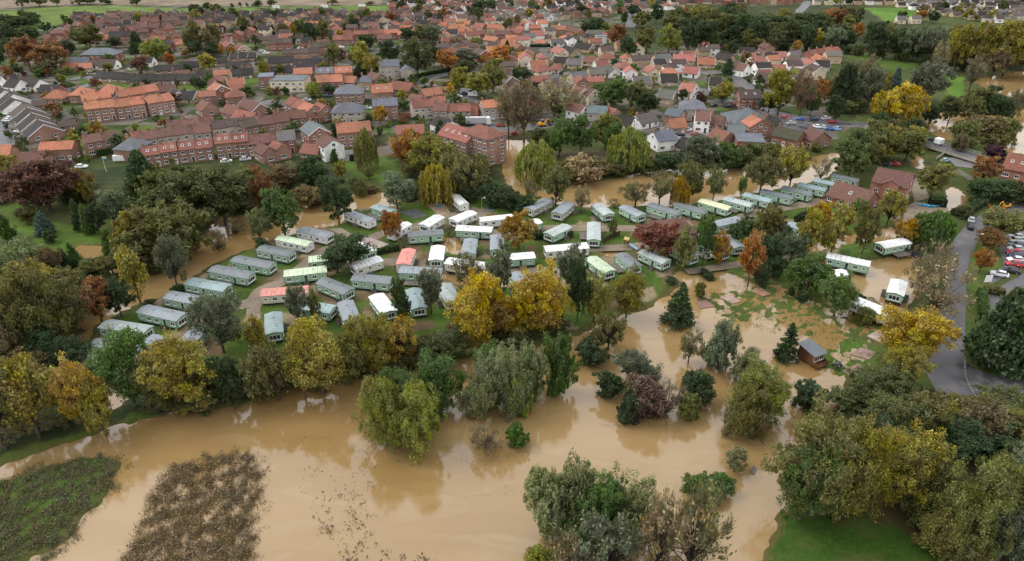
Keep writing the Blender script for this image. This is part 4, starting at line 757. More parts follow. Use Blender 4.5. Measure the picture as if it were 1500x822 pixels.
HROWS = '''
67 131 97 131 6 9 or_ b h 1;105 127 131 127 7 10 or_ b h 1;143 123 172 122 9 12 or_ b h 1;121 137 156 133 8.5 8 or_ b g 2;128 149 162 146 8.5 8 or_ b g 2;175 131 221 124 8.5 8 or_ b g 3;170 146 205 142 8.5 8 or_ b g 2;213 142 244 136 8.5 8 or_ b g 2
0 128 8 134 6.5 12 dk w gb 1;14 134 20 139 6.5 12 dk w gb 1;15 143 22 148 6.5 12 dk w gb 1;32 151 40 157 6.5 12 br b gb 1;38 159 46 165 6.5 12 dk b gb 1;45 168 53 174 6.5 13 dk b gb 1;54 176 64 183 6.5 13 dk b gb 1;2 112 22 108 6 8 dk w gb 1;12 116 30 118 6 8 dk w gb 1;30 112 58 116 6 9 dk w g 1;60 124 88 124 5 9 dk r g 1
84 178 110 175 4 6 br b g 1;46 148 68 146 4 6 br b g 1;68 207 100 206 7 7 or_ b g 2;130 198 160 193 7.5 7 rb b g 2;176 200 206 202 8 11 sl b h 1;-6 213 14 212 5.5 8 or_ b g 1;22 224 70 221 5 8 rb b g 2;193 194 212 191 7 7 re b g 1;216 192 284 183 7.8 7.2 rb g g 4;285 183 303 181 8 8 rb g g 1;252 176 304 171 7.3 7.2 rb b g 3
225 213 291 205 7.3 7.2 re b gs 4;310 177 352 173 8.3 7.2 br g g 2;353 175 369 172 8.5 8 br b g 1;369 171 408 167 8.5 8 rb b g 3;409 163 443 161 8 8 rb d g 2;318 199 356 195 8.3 7.2 re b gs 2;360 198 404 194 7.5 8 rb b g 3;405 192 431 190 8 9 gr r g 1;448 172 474 192 8 9 sl r gb 1;474 196 489 206 8 8 rb w g 1;445 210 470 213 5 7 re b g 1;402 205 413 212 6 6 re b g 1;380 209 394 216 6 6 rb b g 1
312 119 327 127 7 9 or_ r gb 1;335 125 356 123 4.2 7 re b g 1;355 143 384 153 5.5 10 rb b gb 1;332 152 350 156 6 8 rb b g 1;347 160 375 166 6 8 re b g 1;295 145 308 152 6 8 rb b g 1;252 129 262 136 5 9 dk t gb 1;264 133 288 134 5 9 dk t gb 1;427 142 445 148 7.5 8 re b g 2;445 148 462 155 7.5 8 or_ b g 1;462 148 480 157 7 8 re b g 1;454 163 470 163 4.5 6 re b g 1
490 124 531 123 8.5 11 sl b h 1;486 150 532 149 8.5 11 sl g h 1;543 124 573 122 7.5 10 or_ b gs 1;545 145 581 143 9 8 sl b g 1;609 147 633 145 8 8 re g g 2;637 151 654 151 8 8 rb g g 1;656 152 681 151 7.5 8 re g g 2;683 157 698 157 5 7 re g g 1;705 148 741 145 8 8 or_ g g 2;750 147 790 143 8 8 re g g 2;617 131 643 127 5 8 or_ b g 1;575 118 605 122 5.5 9 re b g 1;602 137 620 140 5 8 rb b g 1;636 141 651 141 5.5 7 re b g 1;692 152 706 150 6 7 re b g 1
492 181 541 177 9 9 or_ b g 1;580 184 620 182 5 8 pk b g 1;640 170 662 177 7 8 dk w g 1;844 126 857 130 7.5 8 re c gb 1;858 127 872 131 7.5 8 rb c gb 1;838 150 858 155 8 8 rb w g 1;862 154 890 156 8 8 sg g g 1;890 156 904 160 7 6 re b g 1;903 168 930 172 7.5 8 dk w g 1;931 169 957 164 5.5 8 gr w g 1;980 174 1003 173 5.5 8 or_ b g 1;957 193 985 190 7 9 sl w g 1;980 157 1002 161 7 8 sg b g 1;998 143 1034 144 9 12 sl g h 1
1020 163 1040 164 8 9 rb w gb 1;1044 168 1058 170 6 8 rb b g 1;1082 131 1113 131 8 10 br r gs 1;1066 157 1126 158 8 22 sl g h 1;1102 168 1116 176 8 9 or_ b g 1;1116 166 1122 176 8 8 br b g 1;1122 172 1138 170 8 8 dk b g 1;1140 185 1177 193 6.5 9 mo r g 1;1186 187 1207 194 6.5 10 rb b g 1;1067 182 1092 184 6 8 sl b g 1;1047 187 1070 194 5.5 8 re b g 1;1078 200 1118 202 4.5 12 sl r f 1;1000 200 1020 206 5 8 dk b g 1
784 57 798 57 5.5 9 or_ c h 1;806 55 820 54 5.5 9 or_ c h 1;822 51 834 50 5.5 9 or_ c h 1;775 36 792 36 7.5 8 or_ r g 1;808 37 830 38 7.5 8 or_ b g 1;833 39 853 43 7.5 8 rb r g 1;750 41 766 44 7.5 8 re b g 1;748 62 764 66 7.5 8 re b g 1;812 68 828 72 5.5 8 pk c g 1;826 66 845 71 5.5 8 dk t g 1;845 62 868 65 5.5 9 dk t gb 1;872 66 895 67 5.5 9 dk t gb 1
793 77 812 80 5.5 9 gr t gb 1;813 83 830 84 5.5 8 dk t g 1;833 85 853 86 6 9 gr t gb 1;857 82 875 84 5.5 9 re c g 1;878 77 902 77 6 10 re c h 1;903 90 926 89 6 10 pk w h 1;782 97 803 94 5.5 9 re c h 1;806 92 822 93 5.5 9 re c h 1;836 106 858 104 6 9 sl t g 1;862 99 885 98 6 9 gr t g 1;888 96 902 101 5.5 8 gr w g 1;873 52 888 52 7 9 sl w f 1;946 80 958 80 5 8 br c gb 1;958 80 982 79 6.5 12 gr t g 1;987 79 1018 80 6 10 pk t gb 1
926 112 952 111 6 9 gr t gb 1;913 115 925 118 6 8 gr t g 1;967 108 992 108 5.5 9 dk t gb 1;746 112 758 118 6 8 br t g 1;795 117 822 114 5.5 9 br t g 1;1023 84 1048 85 6 10 or_ t gb 1;1036 65 1053 65 8 8 br w g 1;1052 77 1074 80 5.5 10 dk t g 1;1083 69 1106 70 5.5 10 dk t g 1;1118 62 1130 66 7.5 8 rb b g 1;1122 76 1141 78 7 9 dk t gb 1;1157 81 1176 84 6 10 br c gb 1;1184 73 1227 68 7.5 8 re r g 4;1194 88 1216 89 5.5 10 dk c gb 1
1078 92 1096 95 7 9 rb w gb 1;1003 97 1025 99 6 9 pk w gb 1;1110 105 1131 108 6 9 br w gb 1;1000 121 1021 124 7 9 pk w gb 1;1040 113 1058 114 6 9 dk w gb 1;1160 99 1180 102 6 9 br t g 1;968 130 990 133 6 9 gr t gb 1;1030 58 1038 62 5 7 or_ b g 1
122 70 172 70 9 12 sl r h 1;135 87 170 87 6 9 br w g 1;104 85 130 84 5.5 9 sl b g 1;94 91 114 92 5 8 or_ t g 1;115 93 134 92 5 8 or_ t g 1;145 104 193 107 4.8 8 dk b g 4;205 109 280 108 4.8 8 dk b g 6;292 104 364 100 4.8 8 dk b g 5;225 97 268 94 4.8 8 dk b g 3;264 91 290 90 4.8 8 dk b g 2;335 90 362 92 5 9 dk b g 2;314 86 330 84 4.8 8 dk b g 1;338 78 375 77 4.8 9 dk b gb 3
392 84 430 82 5.5 10 dk b g 2;430 87 468 86 5.5 10 dk b g 2;395 98 460 93 5.5 11 dk b g 3;460 82 482 86 5 9 dk r g 1;393 58 427 57 8 8 br r g 3;417 72 461 70 8 8 br b g 4;452 64 480 61 8 8 br b g 2;375 54 412 51 5.5 9 br t g 2;328 58 340 64 6 9 re r gb 1;347 62 360 68 5.5 9 re t gb 1;430 100 457 99 8 9 or_ r g 1;462 99 488 98 8 9 sl r gs 1;490 98 515 97 8 9 or_ r gs 1;463 110 500 108 8.5 9 or_ r g 2;503 111 522 112 7 8 or_ b g 1
379 110 400 109 7 10 sl b f 1;400 114 449 114 6 13 sl c f 1;524 110 544 110 7 9 sl t h 1;543 105 558 109 7 8 rb b g 1;508 46 560 44 8 8 re r g 5;561 43 584 43 8 8 or_ r g 2;488 52 516 52 7.5 8 re b g 2;553 50 574 50 7.5 9 rb b g 1;655 37 680 35 7.5 8 or_ r g 2;680 46 704 44 5.5 8 or_ t g 2;650 54 678 55 7 8 re b g 2;676 58 690 60 7 8 br t g 1;700 70 712 74 8 9 br r gb 1;713 68 735 68 7 9 or_ b g 1;712 52 730 55 7.5 8 or_ b g 1;725 45 747 44 7.5 8 rb b g 1
735 57 756 58 7 9 or_ t g 1;697 33 711 35 7.5 8 re b g 1;716 35 736 37 7.5 8 or_ t g 2;737 108 750 112 7 9 gr t gb 1;740 40 752 46 7 8 re b g 1;95 34 108 38 8 8 rb r g 1;108 30 122 34 8 8 rb r g 2;140 29 162 27 7.5 8 rb b g 2;162 28 184 28 7.5 8 br r g 2;150 38 180 36 7 8 dk b g 2;185 40 210 34 7.5 8 rb r g 3;206 26 232 25 7.5 8 rb r g 2;238 25 262 25 7.5 8 br r g 2;160 46 196 46 7.5 9 dk b g 3;222 46 232 42 7.5 8 rb r g 1;238 38 250 36 7.5 8 rb r g 1;222 52 244 54 6 8 re r g 2;82 52 96 56 6 8 rb b g 1;64 50 76 52 6 8 rb b g 1;252 48 272 46 7.5 8 rb r g 2;253 58 274 56 6 8 pk r g 2;190 90 200 90 5 8 dk c g 1;210 83 224 83 6 8 dk w g 1
'''
for line in HROWS.strip().splitlines():
    for it in line.split(';'):
        q = it.split(); x1, y1, x2, y2, z, W = map(float, q[:6]); n_ = int(q[9]); typ = q[8]; sk = 2 if 's' in typ else 0; typ = typ.replace('s', '')
        fs = .8 if (y1 + y2) / 2 < 62 else (.9 if (y1 + y2) / 2 < 100 else 1); z *= fs; W *= fs; a_, b_ = G(x1, y1, LAND + z), G(x2, y2, LAND + z)
        if typ == 'h' or abs(x2 - x1) > 30 and abs(y2 - y1) < 2: pass
        d = b_ - a_; L = d.length; wpx = abs(x2 - x1)
        mx_ = max(9.0, 1.5 * wpx * mpp((y1 + y2) / 2 + 4 * z / 2.5)); L = min(L, mx_ * 1.0) if n_ == 1 else min(L, mx_ * 1.25)
        c = (a_ + b_) / 2; L = max(L, 6.0 * n_ * fs); rz = math.atan2(d.y, d.x)
        if abs(rz) > math.pi / 2: rz += math.pi
        for k in range(n_):
            t = (k + .5) / n_ - .5; p = c + Vector((math.cos(rz), math.sin(rz), 0)) * (L * t); far = (y1 + y2) / 2 < 80
            nm = 'terraced_house' if n_ > 1 else ('hall' if typ == 'f' else ('bungalow' if z < 6.3 else 'detached_house'))
            lab = nm.replace('_', ' ')
            house(p.x, p.y, rz, L / n_ - .004, W, z + (random.uniform(-.25, .25) if n_ > 1 else 0), q[6], q[7], typ, nm, 1 if (n_ > 1 or z > 5) else 0, True, sk, far, f'{WWORD[q[7]]} {lab} with {RWORD[q[6]]} {"flat " if typ == "f" else ("hipped " if typ == "h" else "")}roof')
# the far estates: the nearest 290 as single houses, the rest too far to pick apart as one mass
EST = []; SC = [1.0]
def estate(poly, step, row, ang, roofs, walls, seed):
    r = random.Random(seed); pp = P(poly); c = np.array([G(x, y).xy for x, y in pp]); ca, sa = math.cos(ang), math.sin(ang); m_ = c.mean(0)
    for i in range(-50, 51):
        for j in range(-24, 25):
            u = i * step + (j % 2) * step * .4 + r.uniform(-1.5, 1.5); v = j * row + 5 * math.sin(u / 35 + j) + r.uniform(-1.5, 1.5)
            x = m_[0] + u * ca - v * sa; y = m_[1] + u * sa + v * ca; px, py = PROJ(x, y, LAND)
            if not inside(np.array([px]), np.array([py]), pp)[0]: continue
            if any((x - a)**2 + (y - b)**2 < (c_ + 4.2)**2 for a, b, c_ in HOUSES_AT): continue
            if any((x - a)**2 + (y - b)**2 < (c_ * .7 + 2)**2 for a, b, c_ in TREES_AT): continue
            if r.random() < .06: continue
            EST.append((y, x, ang + r.gauss(0, .1) + (math.pi / 2 if r.random() < .3 else 0), r.uniform(6.2, 9) * SC[0], r.uniform(5.4, 7) * SC[0], r.choice([4.4, 5.8, 6.2]) * SC[0], r.choice(roofs), r.choice(walls), r.choice(['g', 'g', 'gb', 'g', 'h']), r.choice([0, 1])))
estate('560 13 640 3 800 -6 1004 -6 1004 12 920 20 860 26 760 34 640 34 600 26', 9.8, 13.5, 0.5, ['dk', 'br', 're', 'rb', 'gr'], ['b', 't', 'c', 'w', 'w'], 3)
estate('1004 -6 1180 -6 1176 8 1100 8 1010 8', 10, 14, -.2, ['re', 'br', 'dk', 'rb'], ['b', 'r', 't'], 5)
estate('1190 -6 1560 -6 1560 30 1500 32 1440 34 1372 22 1300 9 1190 9', 9.8, 13.5, -.12, ['dk', 'gr', 'br', 'dk'], ['c', 'w', 'c', 't'], 4)
estate('1300 34 1350 28 1380 36 1330 38', 13, 18, .05, ['dk', 'gr'], ['c', 'w'], 9)
estate('100 28 250 22 262 44 240 56 190 56 90 46', 9.8, 13.5, .15, ['br', 'dk', 'br', 'rb'], ['b', 'r', 'd'], 6); estate('250 23 480 20 640 22 650 40 500 42 420 34 352 46 330 42 262 42', 9.8, 13.5, .05, ['dk', 'dk', 'br', 'rb'], ['b', 't', 'b', 't'], 8)
EST_FAR = EST; EST = []; SC[0] = 1.12
# infill: semis and bungalows between the streets traced from image pixels
for poly, ang, rfs, wls, sd in (('760 36 870 50 960 84 1010 84 1240 84 1190 118 1060 118 960 128 870 112 770 112', .15, ['re', 'pk', 'dk', 'gr', 'br', 'or_'], ['t', 'c', 'w', 'w'], 21),
        ('60 62 120 50 260 58 420 44 500 40 640 40 770 34 760 70 640 72 590 60 480 72 380 66 250 76 200 72 120 66', .1, ['br', 'or_', 'dk', 're', 'rb'], ['b', 'r', 't', 'c'], 22), ('250 112 300 112 330 118 430 135 440 150 300 160 240 150 250 130', .3, ['re', 'rb', 'or_'], ['b', 'b', 't'], 23),
        ('0 185 110 182 120 200 60 204 0 200', .1, ['re', 'rb'], ['b'], 24), ('640 76 720 74 760 80 750 110 720 110 650 110', .2, ['re', 'br'], ['b', 't'], 25), ('780 118 860 120 900 130 900 150 800 150', .2, ['re', 'br', 'rb'], ['t', 'w', 'b'], 26)):
    estate(poly, 10.5, 14, ang, rfs, wls, sd)
def on_road(x, y): return any((x - a)**2 + (y - b)**2 < (c_ + 5)**2 for a, b, c_ in ROADPTS)
EST = [q for q in EST if not on_road(q[1], q[0])]; print('infill', len(EST))
for y, x, a_, L, W, z, rf, wl, ty, ch in EST:
    house(x, y, a_, L, W, z, rf, wl, ty, 'semi_detached_house', ch, True, 0, True, f'{WWORD[wl]} semi with {RWORD[rf]} roof')
EST = EST_FAR; EST.sort(); print('estate houses', len(EST))
for y, x, a_, L, W, z, rf, wl, ty, ch in EST[:290]:
    house(x, y, a_, L, W, z, rf, wl, ty, 'estate_house', ch, True, 0, True, f'{WWORD[wl]} estate house with {RWORD[rf]} roof')
if len(EST) > 290:
    mats = {}; V = []; F = []; MI = []; ML = []
    def mid(kind, k):
        if (kind, k) not in mats:
            mats[(kind, k)] = len(ML); ML.append(simple(f'far_{kind}_{k}', (ROOFC if kind == 'roof' else WALLC)[k] if kind != 'trim' else (.7, .7, .68), .9, .2, .6, .1))
        return mats[(kind, k)]
    for y, x, a_, L, W, z, rf, wl, ty, ch in EST[290:]:
        ms = house_meshes(L, W, z, ty); ca, sa = math.cos(a_), math.sin(a_)
        for me_, key in ((ms[0], mid('wall', wl)), (ms[1], mid('roof', rf)), (ms[2], mid('trim', 'w'))):
            if me_ is None: continue
            n0 = len(V); V += [(x + v.co.x * ca - v.co.y * sa, y + v.co.x * sa + v.co.y * ca, LAND + v.co.z) for v in me_.vertices]
            for p in me_.polygons: F.append(tuple(n0 + q for q in p.vertices)); MI.append(key)
        HOUSES_AT.append((x, y, L / 2))
    o = link('distant_houses', mesh('distant_houses', V, F, ML, MI)); o['kind'] = 'stuff'; o['label'] = 'mass of tiny rooftops along the far edge of town'; o['category'] = 'houses'

# ------------------------------------------------------------------ landmark buildings
def ridge(x1, y1, x2, y2, z):
    a_, b_ = G(x1, y1, LAND + z), G(x2, y2, LAND + z); d = b_ - a_; rz = math.atan2(d.y, d.x)
    if abs(rz) > math.pi / 2: rz += math.pi
    return (a_ + b_) / 2, rz, d.length
def landmark(args, z, W, roof, wall, typ, name, cat, own, chim=1, sky=0, L=None, dense=3.0):
    c, rz, l = ridge(*args, z); e = house(c.x, c.y, rz, L or l, W, z, roof, wall, typ, name, chim, True, sky, False, 'x', dense)
    REG.pop(); thing(e, None, cat, None, None, own); return e
landmark((656, 180, 698, 192), 11.5, 11, 're', 'b', 'g', 'mill_building', 'mill', 'long red-roofed brick mill range with rows of skylights', 0, 4)
landmark((690, 178, 728, 189), 13.5, 10, 're', 'b', 'h', 'mill_building', 'mill', 'tall hip-roofed brick mill block above the river', 0, 0, dense=2.6)
e = landmark((1287, 245, 1339, 255), 10.0, 11, 'rb', 'r', 'g', 'inn', 'inn', 'large red brick inn with dark red tiled roof', 0)
c, rz, l = ridge(1287, 245, 1339, 255, 10.0)
g = house_meshes(5.5, 4.6, 8.6, 'g'); w2 = link('front_gable', g[0], e, (0.6, -4.0, 0), math.pi / 2, WALLC['r']); link('gable_roof', g[1], e, (0.6, -4.0, 0.02), math.pi / 2, ROOFC['rb']); link('window', WINW, w2, (-2.76, 0, 5.2)).rotation_euler = (0, 0, -math.pi / 2)
landmark((1226, 265, 1282, 281), 6.2, 10, 'rb', 'r', 'g', 'inn_annex', 'annex', 'low red brick annex joined to the inn', 0, 1)
landmark((968, 321, 1012, 317), 5.2, 10, 'rb', 'd', 'h', 'clubhouse', 'clubhouse', 'dark red hip-roofed clubhouse among the green caravans', 0)
landmark((1478, 224, 1545, 236), 7.5, 13, 're', 'r', 'g', 'brick_warehouse', 'warehouse', 'long brick building with pink-red roof beside the white yard', 0, 4)
e = landmark((554, 88, 584, 87), 10, 9, 'sl', 'g', 'g', 'church', 'church', 'grey stone church with steep slate roof among dark trees', 0)
g = house_meshes(9, 7, 7.5, 'g'); link('chancel', g[0], e, (9.5, -6.5, 0), math.pi / 2, WALLC['g']); link('chancel_roof', g[1], e, (9.5, -6.5, .02), math.pi / 2, ROOFC['sl'])
# timber cabin with steep lean-to roof
p = G(1190, 531); cabin = link('timber_cabin', None, None, (p.x, p.y + 1.5, LAND - .2), R(28)); mb = MB(); mb.prism([(-2, 0), (2, 0), (2, 3.2), (-2, 2.5)], -1.6, 1.6); link('wall', mb.mesh('wall', M['timber']), cabin)
mb = MB(); mb.prism([(-2.5, 2.48), (2.4, 3.35), (2.4, 3.47), (-2.5, 2.6)], -1.95, 1.95); link('roof', mb.mesh('roof', M['croof']), cabin, color=(.11, .12, .14))
for x, y, a_ in ((-.9, -2, 0), (.9, -2, 0), (1.6, .5, 1)): link('window', WIN, cabin, (x, y, 1.5)).rotation_euler = (0, 0, a_ * math.pi / 2)
mb = MB(); mb.box(-1.7, 1.7, -3.4, -2.02, .05, .25); mb.box(-1.7, -1.6, -3.4, -2.02, .25, 1.1); mb.box(1.6, 1.7, -3.4, -2.02, .25, 1.1); mb.box(-1.598, 1.598, -3.4, -3.3, .9, 1.1); link('porch', mb.mesh('porch', M['timber']), cabin)
thing(cabin, None, 'cabin', None, None, 'small brown timber cabin with grey roof standing in flooded grass')

# ================================================================== STATIC CARAVANS
CW = dict(g=(0.30,0.47,0.33), w=(0.70,0.70,0.66), c=(0.66,0.61,0.50), t=(0.36,0.34,0.26))
CWW = dict(g='green', w='white', c='cream', t='beige')
CR = dict(g=(0.23,0.26,0.29), w=(0.74,0.75,0.75), l=(0.50,0.60,0.42), p=(0.55,0.21,0.17), d=(0.145,0.165,0.175), b=(0.24,0.32,0.33), y=(0.62,0.63,0.40), m=(0.36,0.41,0.40))
CRW = dict(g='grey', w='white', l='light green', p='pink', d='dark grey', b='blue-grey', y='pale yellow', m='mossy grey')
CWIN = win_mesh('window', 1.15, 1.0, 2); CWINS = win_mesh('window', .7, .7, 1); CBAY = win_mesh('bay_window', 2.5, 1.25, 3)
CCACHE = {}
def caravan_meshes(L, W):
    key = (round(L * 2) / 2, W)
    if key in CCACHE: return CCACHE[key]
    L = key[0]; h = W / 2; f0, ev, rg = .62, 2.72, 3.12
    a_ = MB(); a_.prism([(-h, f0), (h, f0), (h, ev), (0, rg - .03), (-h, ev)], -L/2, L/2)
    r_ = MB(); s = (rg - ev) / h; o_ = .14
    for sg in (1, -1):
        sec = [(sg * (h + o_), ev - o_ * s), (sg * (h + o_), ev - o_ * s + .09), (0, rg + .09), (0, rg)]
        if sg < 0: sec = sec[::-1]
        r_.prism(sec, -L/2 - .16, L/2 + .16)
    r_.tube([(L * .22, h * .4, ev + .2), (L * .22, h * .4, rg + .45)], .08, 6); r_.box(-L * .2 - .3, -L * .2 + .3, -.3, .3, rg + .05, rg + .2)
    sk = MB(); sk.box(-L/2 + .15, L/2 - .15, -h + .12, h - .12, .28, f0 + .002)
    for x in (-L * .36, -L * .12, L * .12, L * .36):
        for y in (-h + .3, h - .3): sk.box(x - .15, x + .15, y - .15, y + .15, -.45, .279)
    t = MB()
    for x in (-L/2, L/2):
        for y in (-h, h): t.box(x - .06, x + .06, y - .06, y + .06, f0, ev - .05)
    t.box(-L/2 - .03, L/2 + .03, -h - .025, h + .025, f0 - .02, f0 + .07)
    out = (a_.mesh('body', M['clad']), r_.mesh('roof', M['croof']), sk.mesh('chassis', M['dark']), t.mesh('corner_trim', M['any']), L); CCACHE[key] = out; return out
mb = MB()
for i in range(3): mb.box(-.55, .55, -.35 * (i + 1), -.35 * i - .002, -.3, .62 - .2 * (i + 1) + .1)
mb.box(-.6, -.552, -1.05, 0, -.3, 1.1); mb.box(.552, .6, -1.05, 0, -.3, 1.1); STEPS = mb.mesh('steps', M['deck'])
def deck_mesh(L):
    mb = MB(); mb.box(-L/2, L/2, -2.2, -.02, .45, .6)
    k = int(L / 1.4)
    for i in range(k + 1):
        x = -L/2 + .05 + (L - .1) * i / k; mb.box(x - .05, x + .05, -2.19, -2.09, -.4, 1.5)
    mb.box(-L/2, L/2, -2.2, -2.1, 1.502, 1.6); mb.box(-L/2, L/2, -2.17, -2.13, .98, 1.08)
    return mb.mesh('deck', M['deck'])
DECKS = {}
mb = MB(); mb.tube([(0, 0, -.1), (0, 0, .95), (0, 0, 1.1)], [.19, .19, .08], 8); GAS = mb.mesh('gas_bottle', M['any'])
CARAVANS = '''
381 361 427 370 g d;344 377 398 387 g d;311 391 367 402 g d;277 410 332 420 g b;246 430 290 438 g g;208 450 266 463 g g;153 472 215 482 g m;149 495 118 527 w g;226 495 196 516 g g;290 481 268 505 g g;400 457 401 487 g b;383 427 450 422 c p;456 378 494 374 g l;416 399 478 392 g l;471 409 511 425 g d
505 440 515 466 g g;518 404 572 409 g d;551 431 570 455 g w;605 422 614 450 g b;650 415 664 440 g m;586 393 646 396 g g;599 364 590 386 c p;642 359 638 380 g w;655 380 712 388 c w;741 375 781 372 g w;598 342 648 338 g d;669 332 721 335 g w;704 320 750 315 w w;692 309 664 321 w w;666 285 680 298 w w;642 316 622 328 w w;594 327 575 338 w w;551 301 573 308 g b;509 309 545 322 w g;440 334 483 343 w g;408 346 454 356 w l;690 349 685 370 g g;728 343 728 365 g g;514 353 543 368 g w;520 388 553 378 c w
803 291 774 305 t g;834 296 816 311 t g;874 298 893 313 g m;914 301 940 314 g g;952 298 995 311 g d;992 297 1033 309 g d;1027 292 1069 304 g y;1063 289 1101 299 g m;1091 283 1130 293 g b;1117 278 1161 288 g d;1147 273 1189 283 g d;1170 268 1211 277 g b;1193 262 1232 270 g b;1220 255 1258 263 g d
757 330 789 322 g w;831 329 803 342 g m;870 325 870 350 g m;799 363 860 358 c w;866 376 893 396 g l;910 371 932 389 g d;941 366 977 382 g m;985 359 1018 375 g g;1030 352 1064 369 g d;1046 327 1083 319 g g;1063 345 1082 360 g g;1163 328 1186 337 g b;1138 339 1166 350 g m;1213 372 1274 385 g w;1290 358 1328 351 g w;1318 410 1312 429 g w;1252 437 1305 458 w w;1203 401 1234 397 w w;756 399 772 419 g g;478 450 452 446 g b
'''
ci = 0
for line in CARAVANS.strip().splitlines():
    for it in line.split(';'):
        q = it.split(); x1, y1, x2, y2 = map(float, q[:4]); a_, b_ = G(x1, y1, LAND + 3.1), G(x2, y2, LAND + 3.1)
        if b_.y > a_.y: a_, b_ = b_, a_          # local +x end is the end nearer the drone
        d = b_ - a_; L = min(max(d.length, 8.0), 13.0); c = (a_ + b_) / 2; W = 3.1 if q[4] in 'w' and ci % 2 else 3.7
        bm_, rm, sk, tm, L = caravan_meshes(L, W); h = W / 2; rz = math.atan2(d.y, d.x); ci += 1
        e = link('static_caravan', None, None, (c.x, c.y, LAND), rz); j = random.uniform(.9, 1.1)
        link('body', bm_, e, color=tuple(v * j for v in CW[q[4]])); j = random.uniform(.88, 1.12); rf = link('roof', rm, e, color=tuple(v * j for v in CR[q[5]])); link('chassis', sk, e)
        link('corner_trim', tm, e, color=(.05, .11, .07) if q[4] == 'g' else (.4, .4, .38))
        o = link('bay_window', CBAY if W > 3.4 else CWINS, e, (L/2, 0, 1.72)); o.rotation_euler = (0, 0, math.pi / 2)
        k = int(L / 2.1); dk = k // 2 if ci % 3 else k // 2 + 1
        cam_dir = Vector((-c.x, -c.y)).normalized()
        for side, sy in ((0, -h), (2, h)):
            for i in range(k):
                x = -L/2 + L * (i + .5) / k; x = x if side == 0 else -x
                if i == dk:
                    dr = link('door', DOOR, e, (x, sy, .64), color=(.05, .10, .07) if q[4] == 'g' else (.5, .5, .5)); dr.rotation_euler = (0, 0, side * math.pi / 2); dr.scale = (.8, 1, .88)
                    st = link('steps', STEPS, e, (x, sy - .12 if side == 0 else sy + .12, 0)); st.rotation_euler = (0, 0, side * math.pi / 2)
                else:
                    wd = link('window', CWIN if (i + ci) % 3 else CWINS, e, (x, sy, 1.78)); wd.rotation_euler = (0, 0, side * math.pi / 2)
        nrm = Vector((math.sin(rz), -math.cos(rz))); sd2 = 0 if nrm.dot(cam_dir) > 0 else 2
        own = None
        for k_ in range(2): link('gas_bottle', GAS, e, (-L/2 - .3, -.3 + .5 * k_, 0), color=(.45, .05, .04) if ci % 2 else (.55, .2, .03))
        if ci % 3 == 0 and 'g' == q[4] and y1 < 400:
            key = 5.0
            if key not in DECKS: DECKS[key] = deck_mesh(key)
            sgn = -1 if sd2 == 0 else 1; dk_ = link('deck', DECKS[key], e, (-L * .12 if sd2 == 0 else -L * .1, sgn * (h + .03), 0)); dk_.rotation_euler = (0, 0, sd2 * math.pi / 2)
            for ch_ in [x_ for x_ in e.children if x_.name.startswith('steps') and (x_.location.y < 0) == (sgn < 0)]: bpy.data.objects.remove(ch_)
        thing(e, f'{CWW[q[4]]} static caravan with {CRW[q[5]]} roof', 'caravan', 'static caravans in the flooded park', (c.x, c.y, 0)); HOUSES_AT.append((c.x, c.y, L / 2))

# ================================================================== VEHICLES
def loft(secs, mats, mi=None, name='body'):
    """closed rings of equal count -> one skin"""
    v = []; f = []; k = len(secs[0])
    for s in secs: v += s
    for i in range(len(secs) - 1):
        for j in range(k): f.append((i * k + j, i * k + (j + 1) % k, (i + 1) * k + (j + 1) % k, (i + 1) * k + j))
    f.append(tuple(reversed(range(k)))); f.append(tuple((len(secs) - 1) * k + j for j in range(k)))
    return mesh(name, v, f, mats, None, False)
def ring(x, hw, z0, z1, ch=.12): return [(x, -hw, z0), (x, hw, z0), (x, hw + .02, (z0 + z1) / 2), (x, hw - ch * .4, z1 - .03), (x, hw - ch, z1), (x, -hw + ch, z1), (x, -hw + ch * .4, z1 - .03), (x, -hw - .02, (z0 + z1) / 2)]
CARB = loft([ring(-2.12, .72, .35, .75), ring(-2.0, .84, .28, .92), ring(-1.2, .88, .25, .98), ring(.6, .88, .25, .98), ring(1.2, .87, .25, .92), ring(1.9, .82, .28, .78), ring(2.12, .70, .35, .62)], M['any'])
CABG = loft([[(x, -w0, z0), (x, w0, z0), (x, w1, z1), (x, -w1, z1)] for x, w0, w1, z0, z1 in ((-1.75, .72, .70, .93, .96), (-1.25, .76, .62, .93, 1.38), (.25, .76, .62, .93, 1.40), (.95, .74, .70, .92, .95))], M['pane'], name='window_glass')
CARR = loft([[(x, -w0, z0), (x, w0, z0), (x, w0 - .05, z0 + .05), (x, -w0 + .05, z0 + .05)] for x, w0, z0 in ((-1.28, .62, 1.375), (-.4, .63, 1.41), (.3, .62, 1.395))], M['any'], name='roof_panel')
mb = MB(); mb.tube([(0, -.11, 0), (0, .11, 0)], .31, 12, 0); mb.tube([(0, -.12, 0), (0, .12, 0)], .18, 8, 1); WHEEL = mb.mesh('wheel', [M['rubber'], M['metal']])
mb = MB(); mb.box(-.04, .04, -.17, .17, -.07, .07); LAMP = mb.mesh('headlight', M['white'])
CARC = dict(w=(.72,.73,.74), s=(.42,.44,.46), k=(.02,.022,.026), g=(.11,.12,.13), r=(.38,.025,.035), b=(.03,.10,.33), n=(.03,.05,.10), l=(.22,.42,.62), t=(.35,.31,.25))
CARWD = dict(w='white', s='silver', k='black', g='dark grey', r='red', b='blue', n='navy', l='pale blue', t='beige')
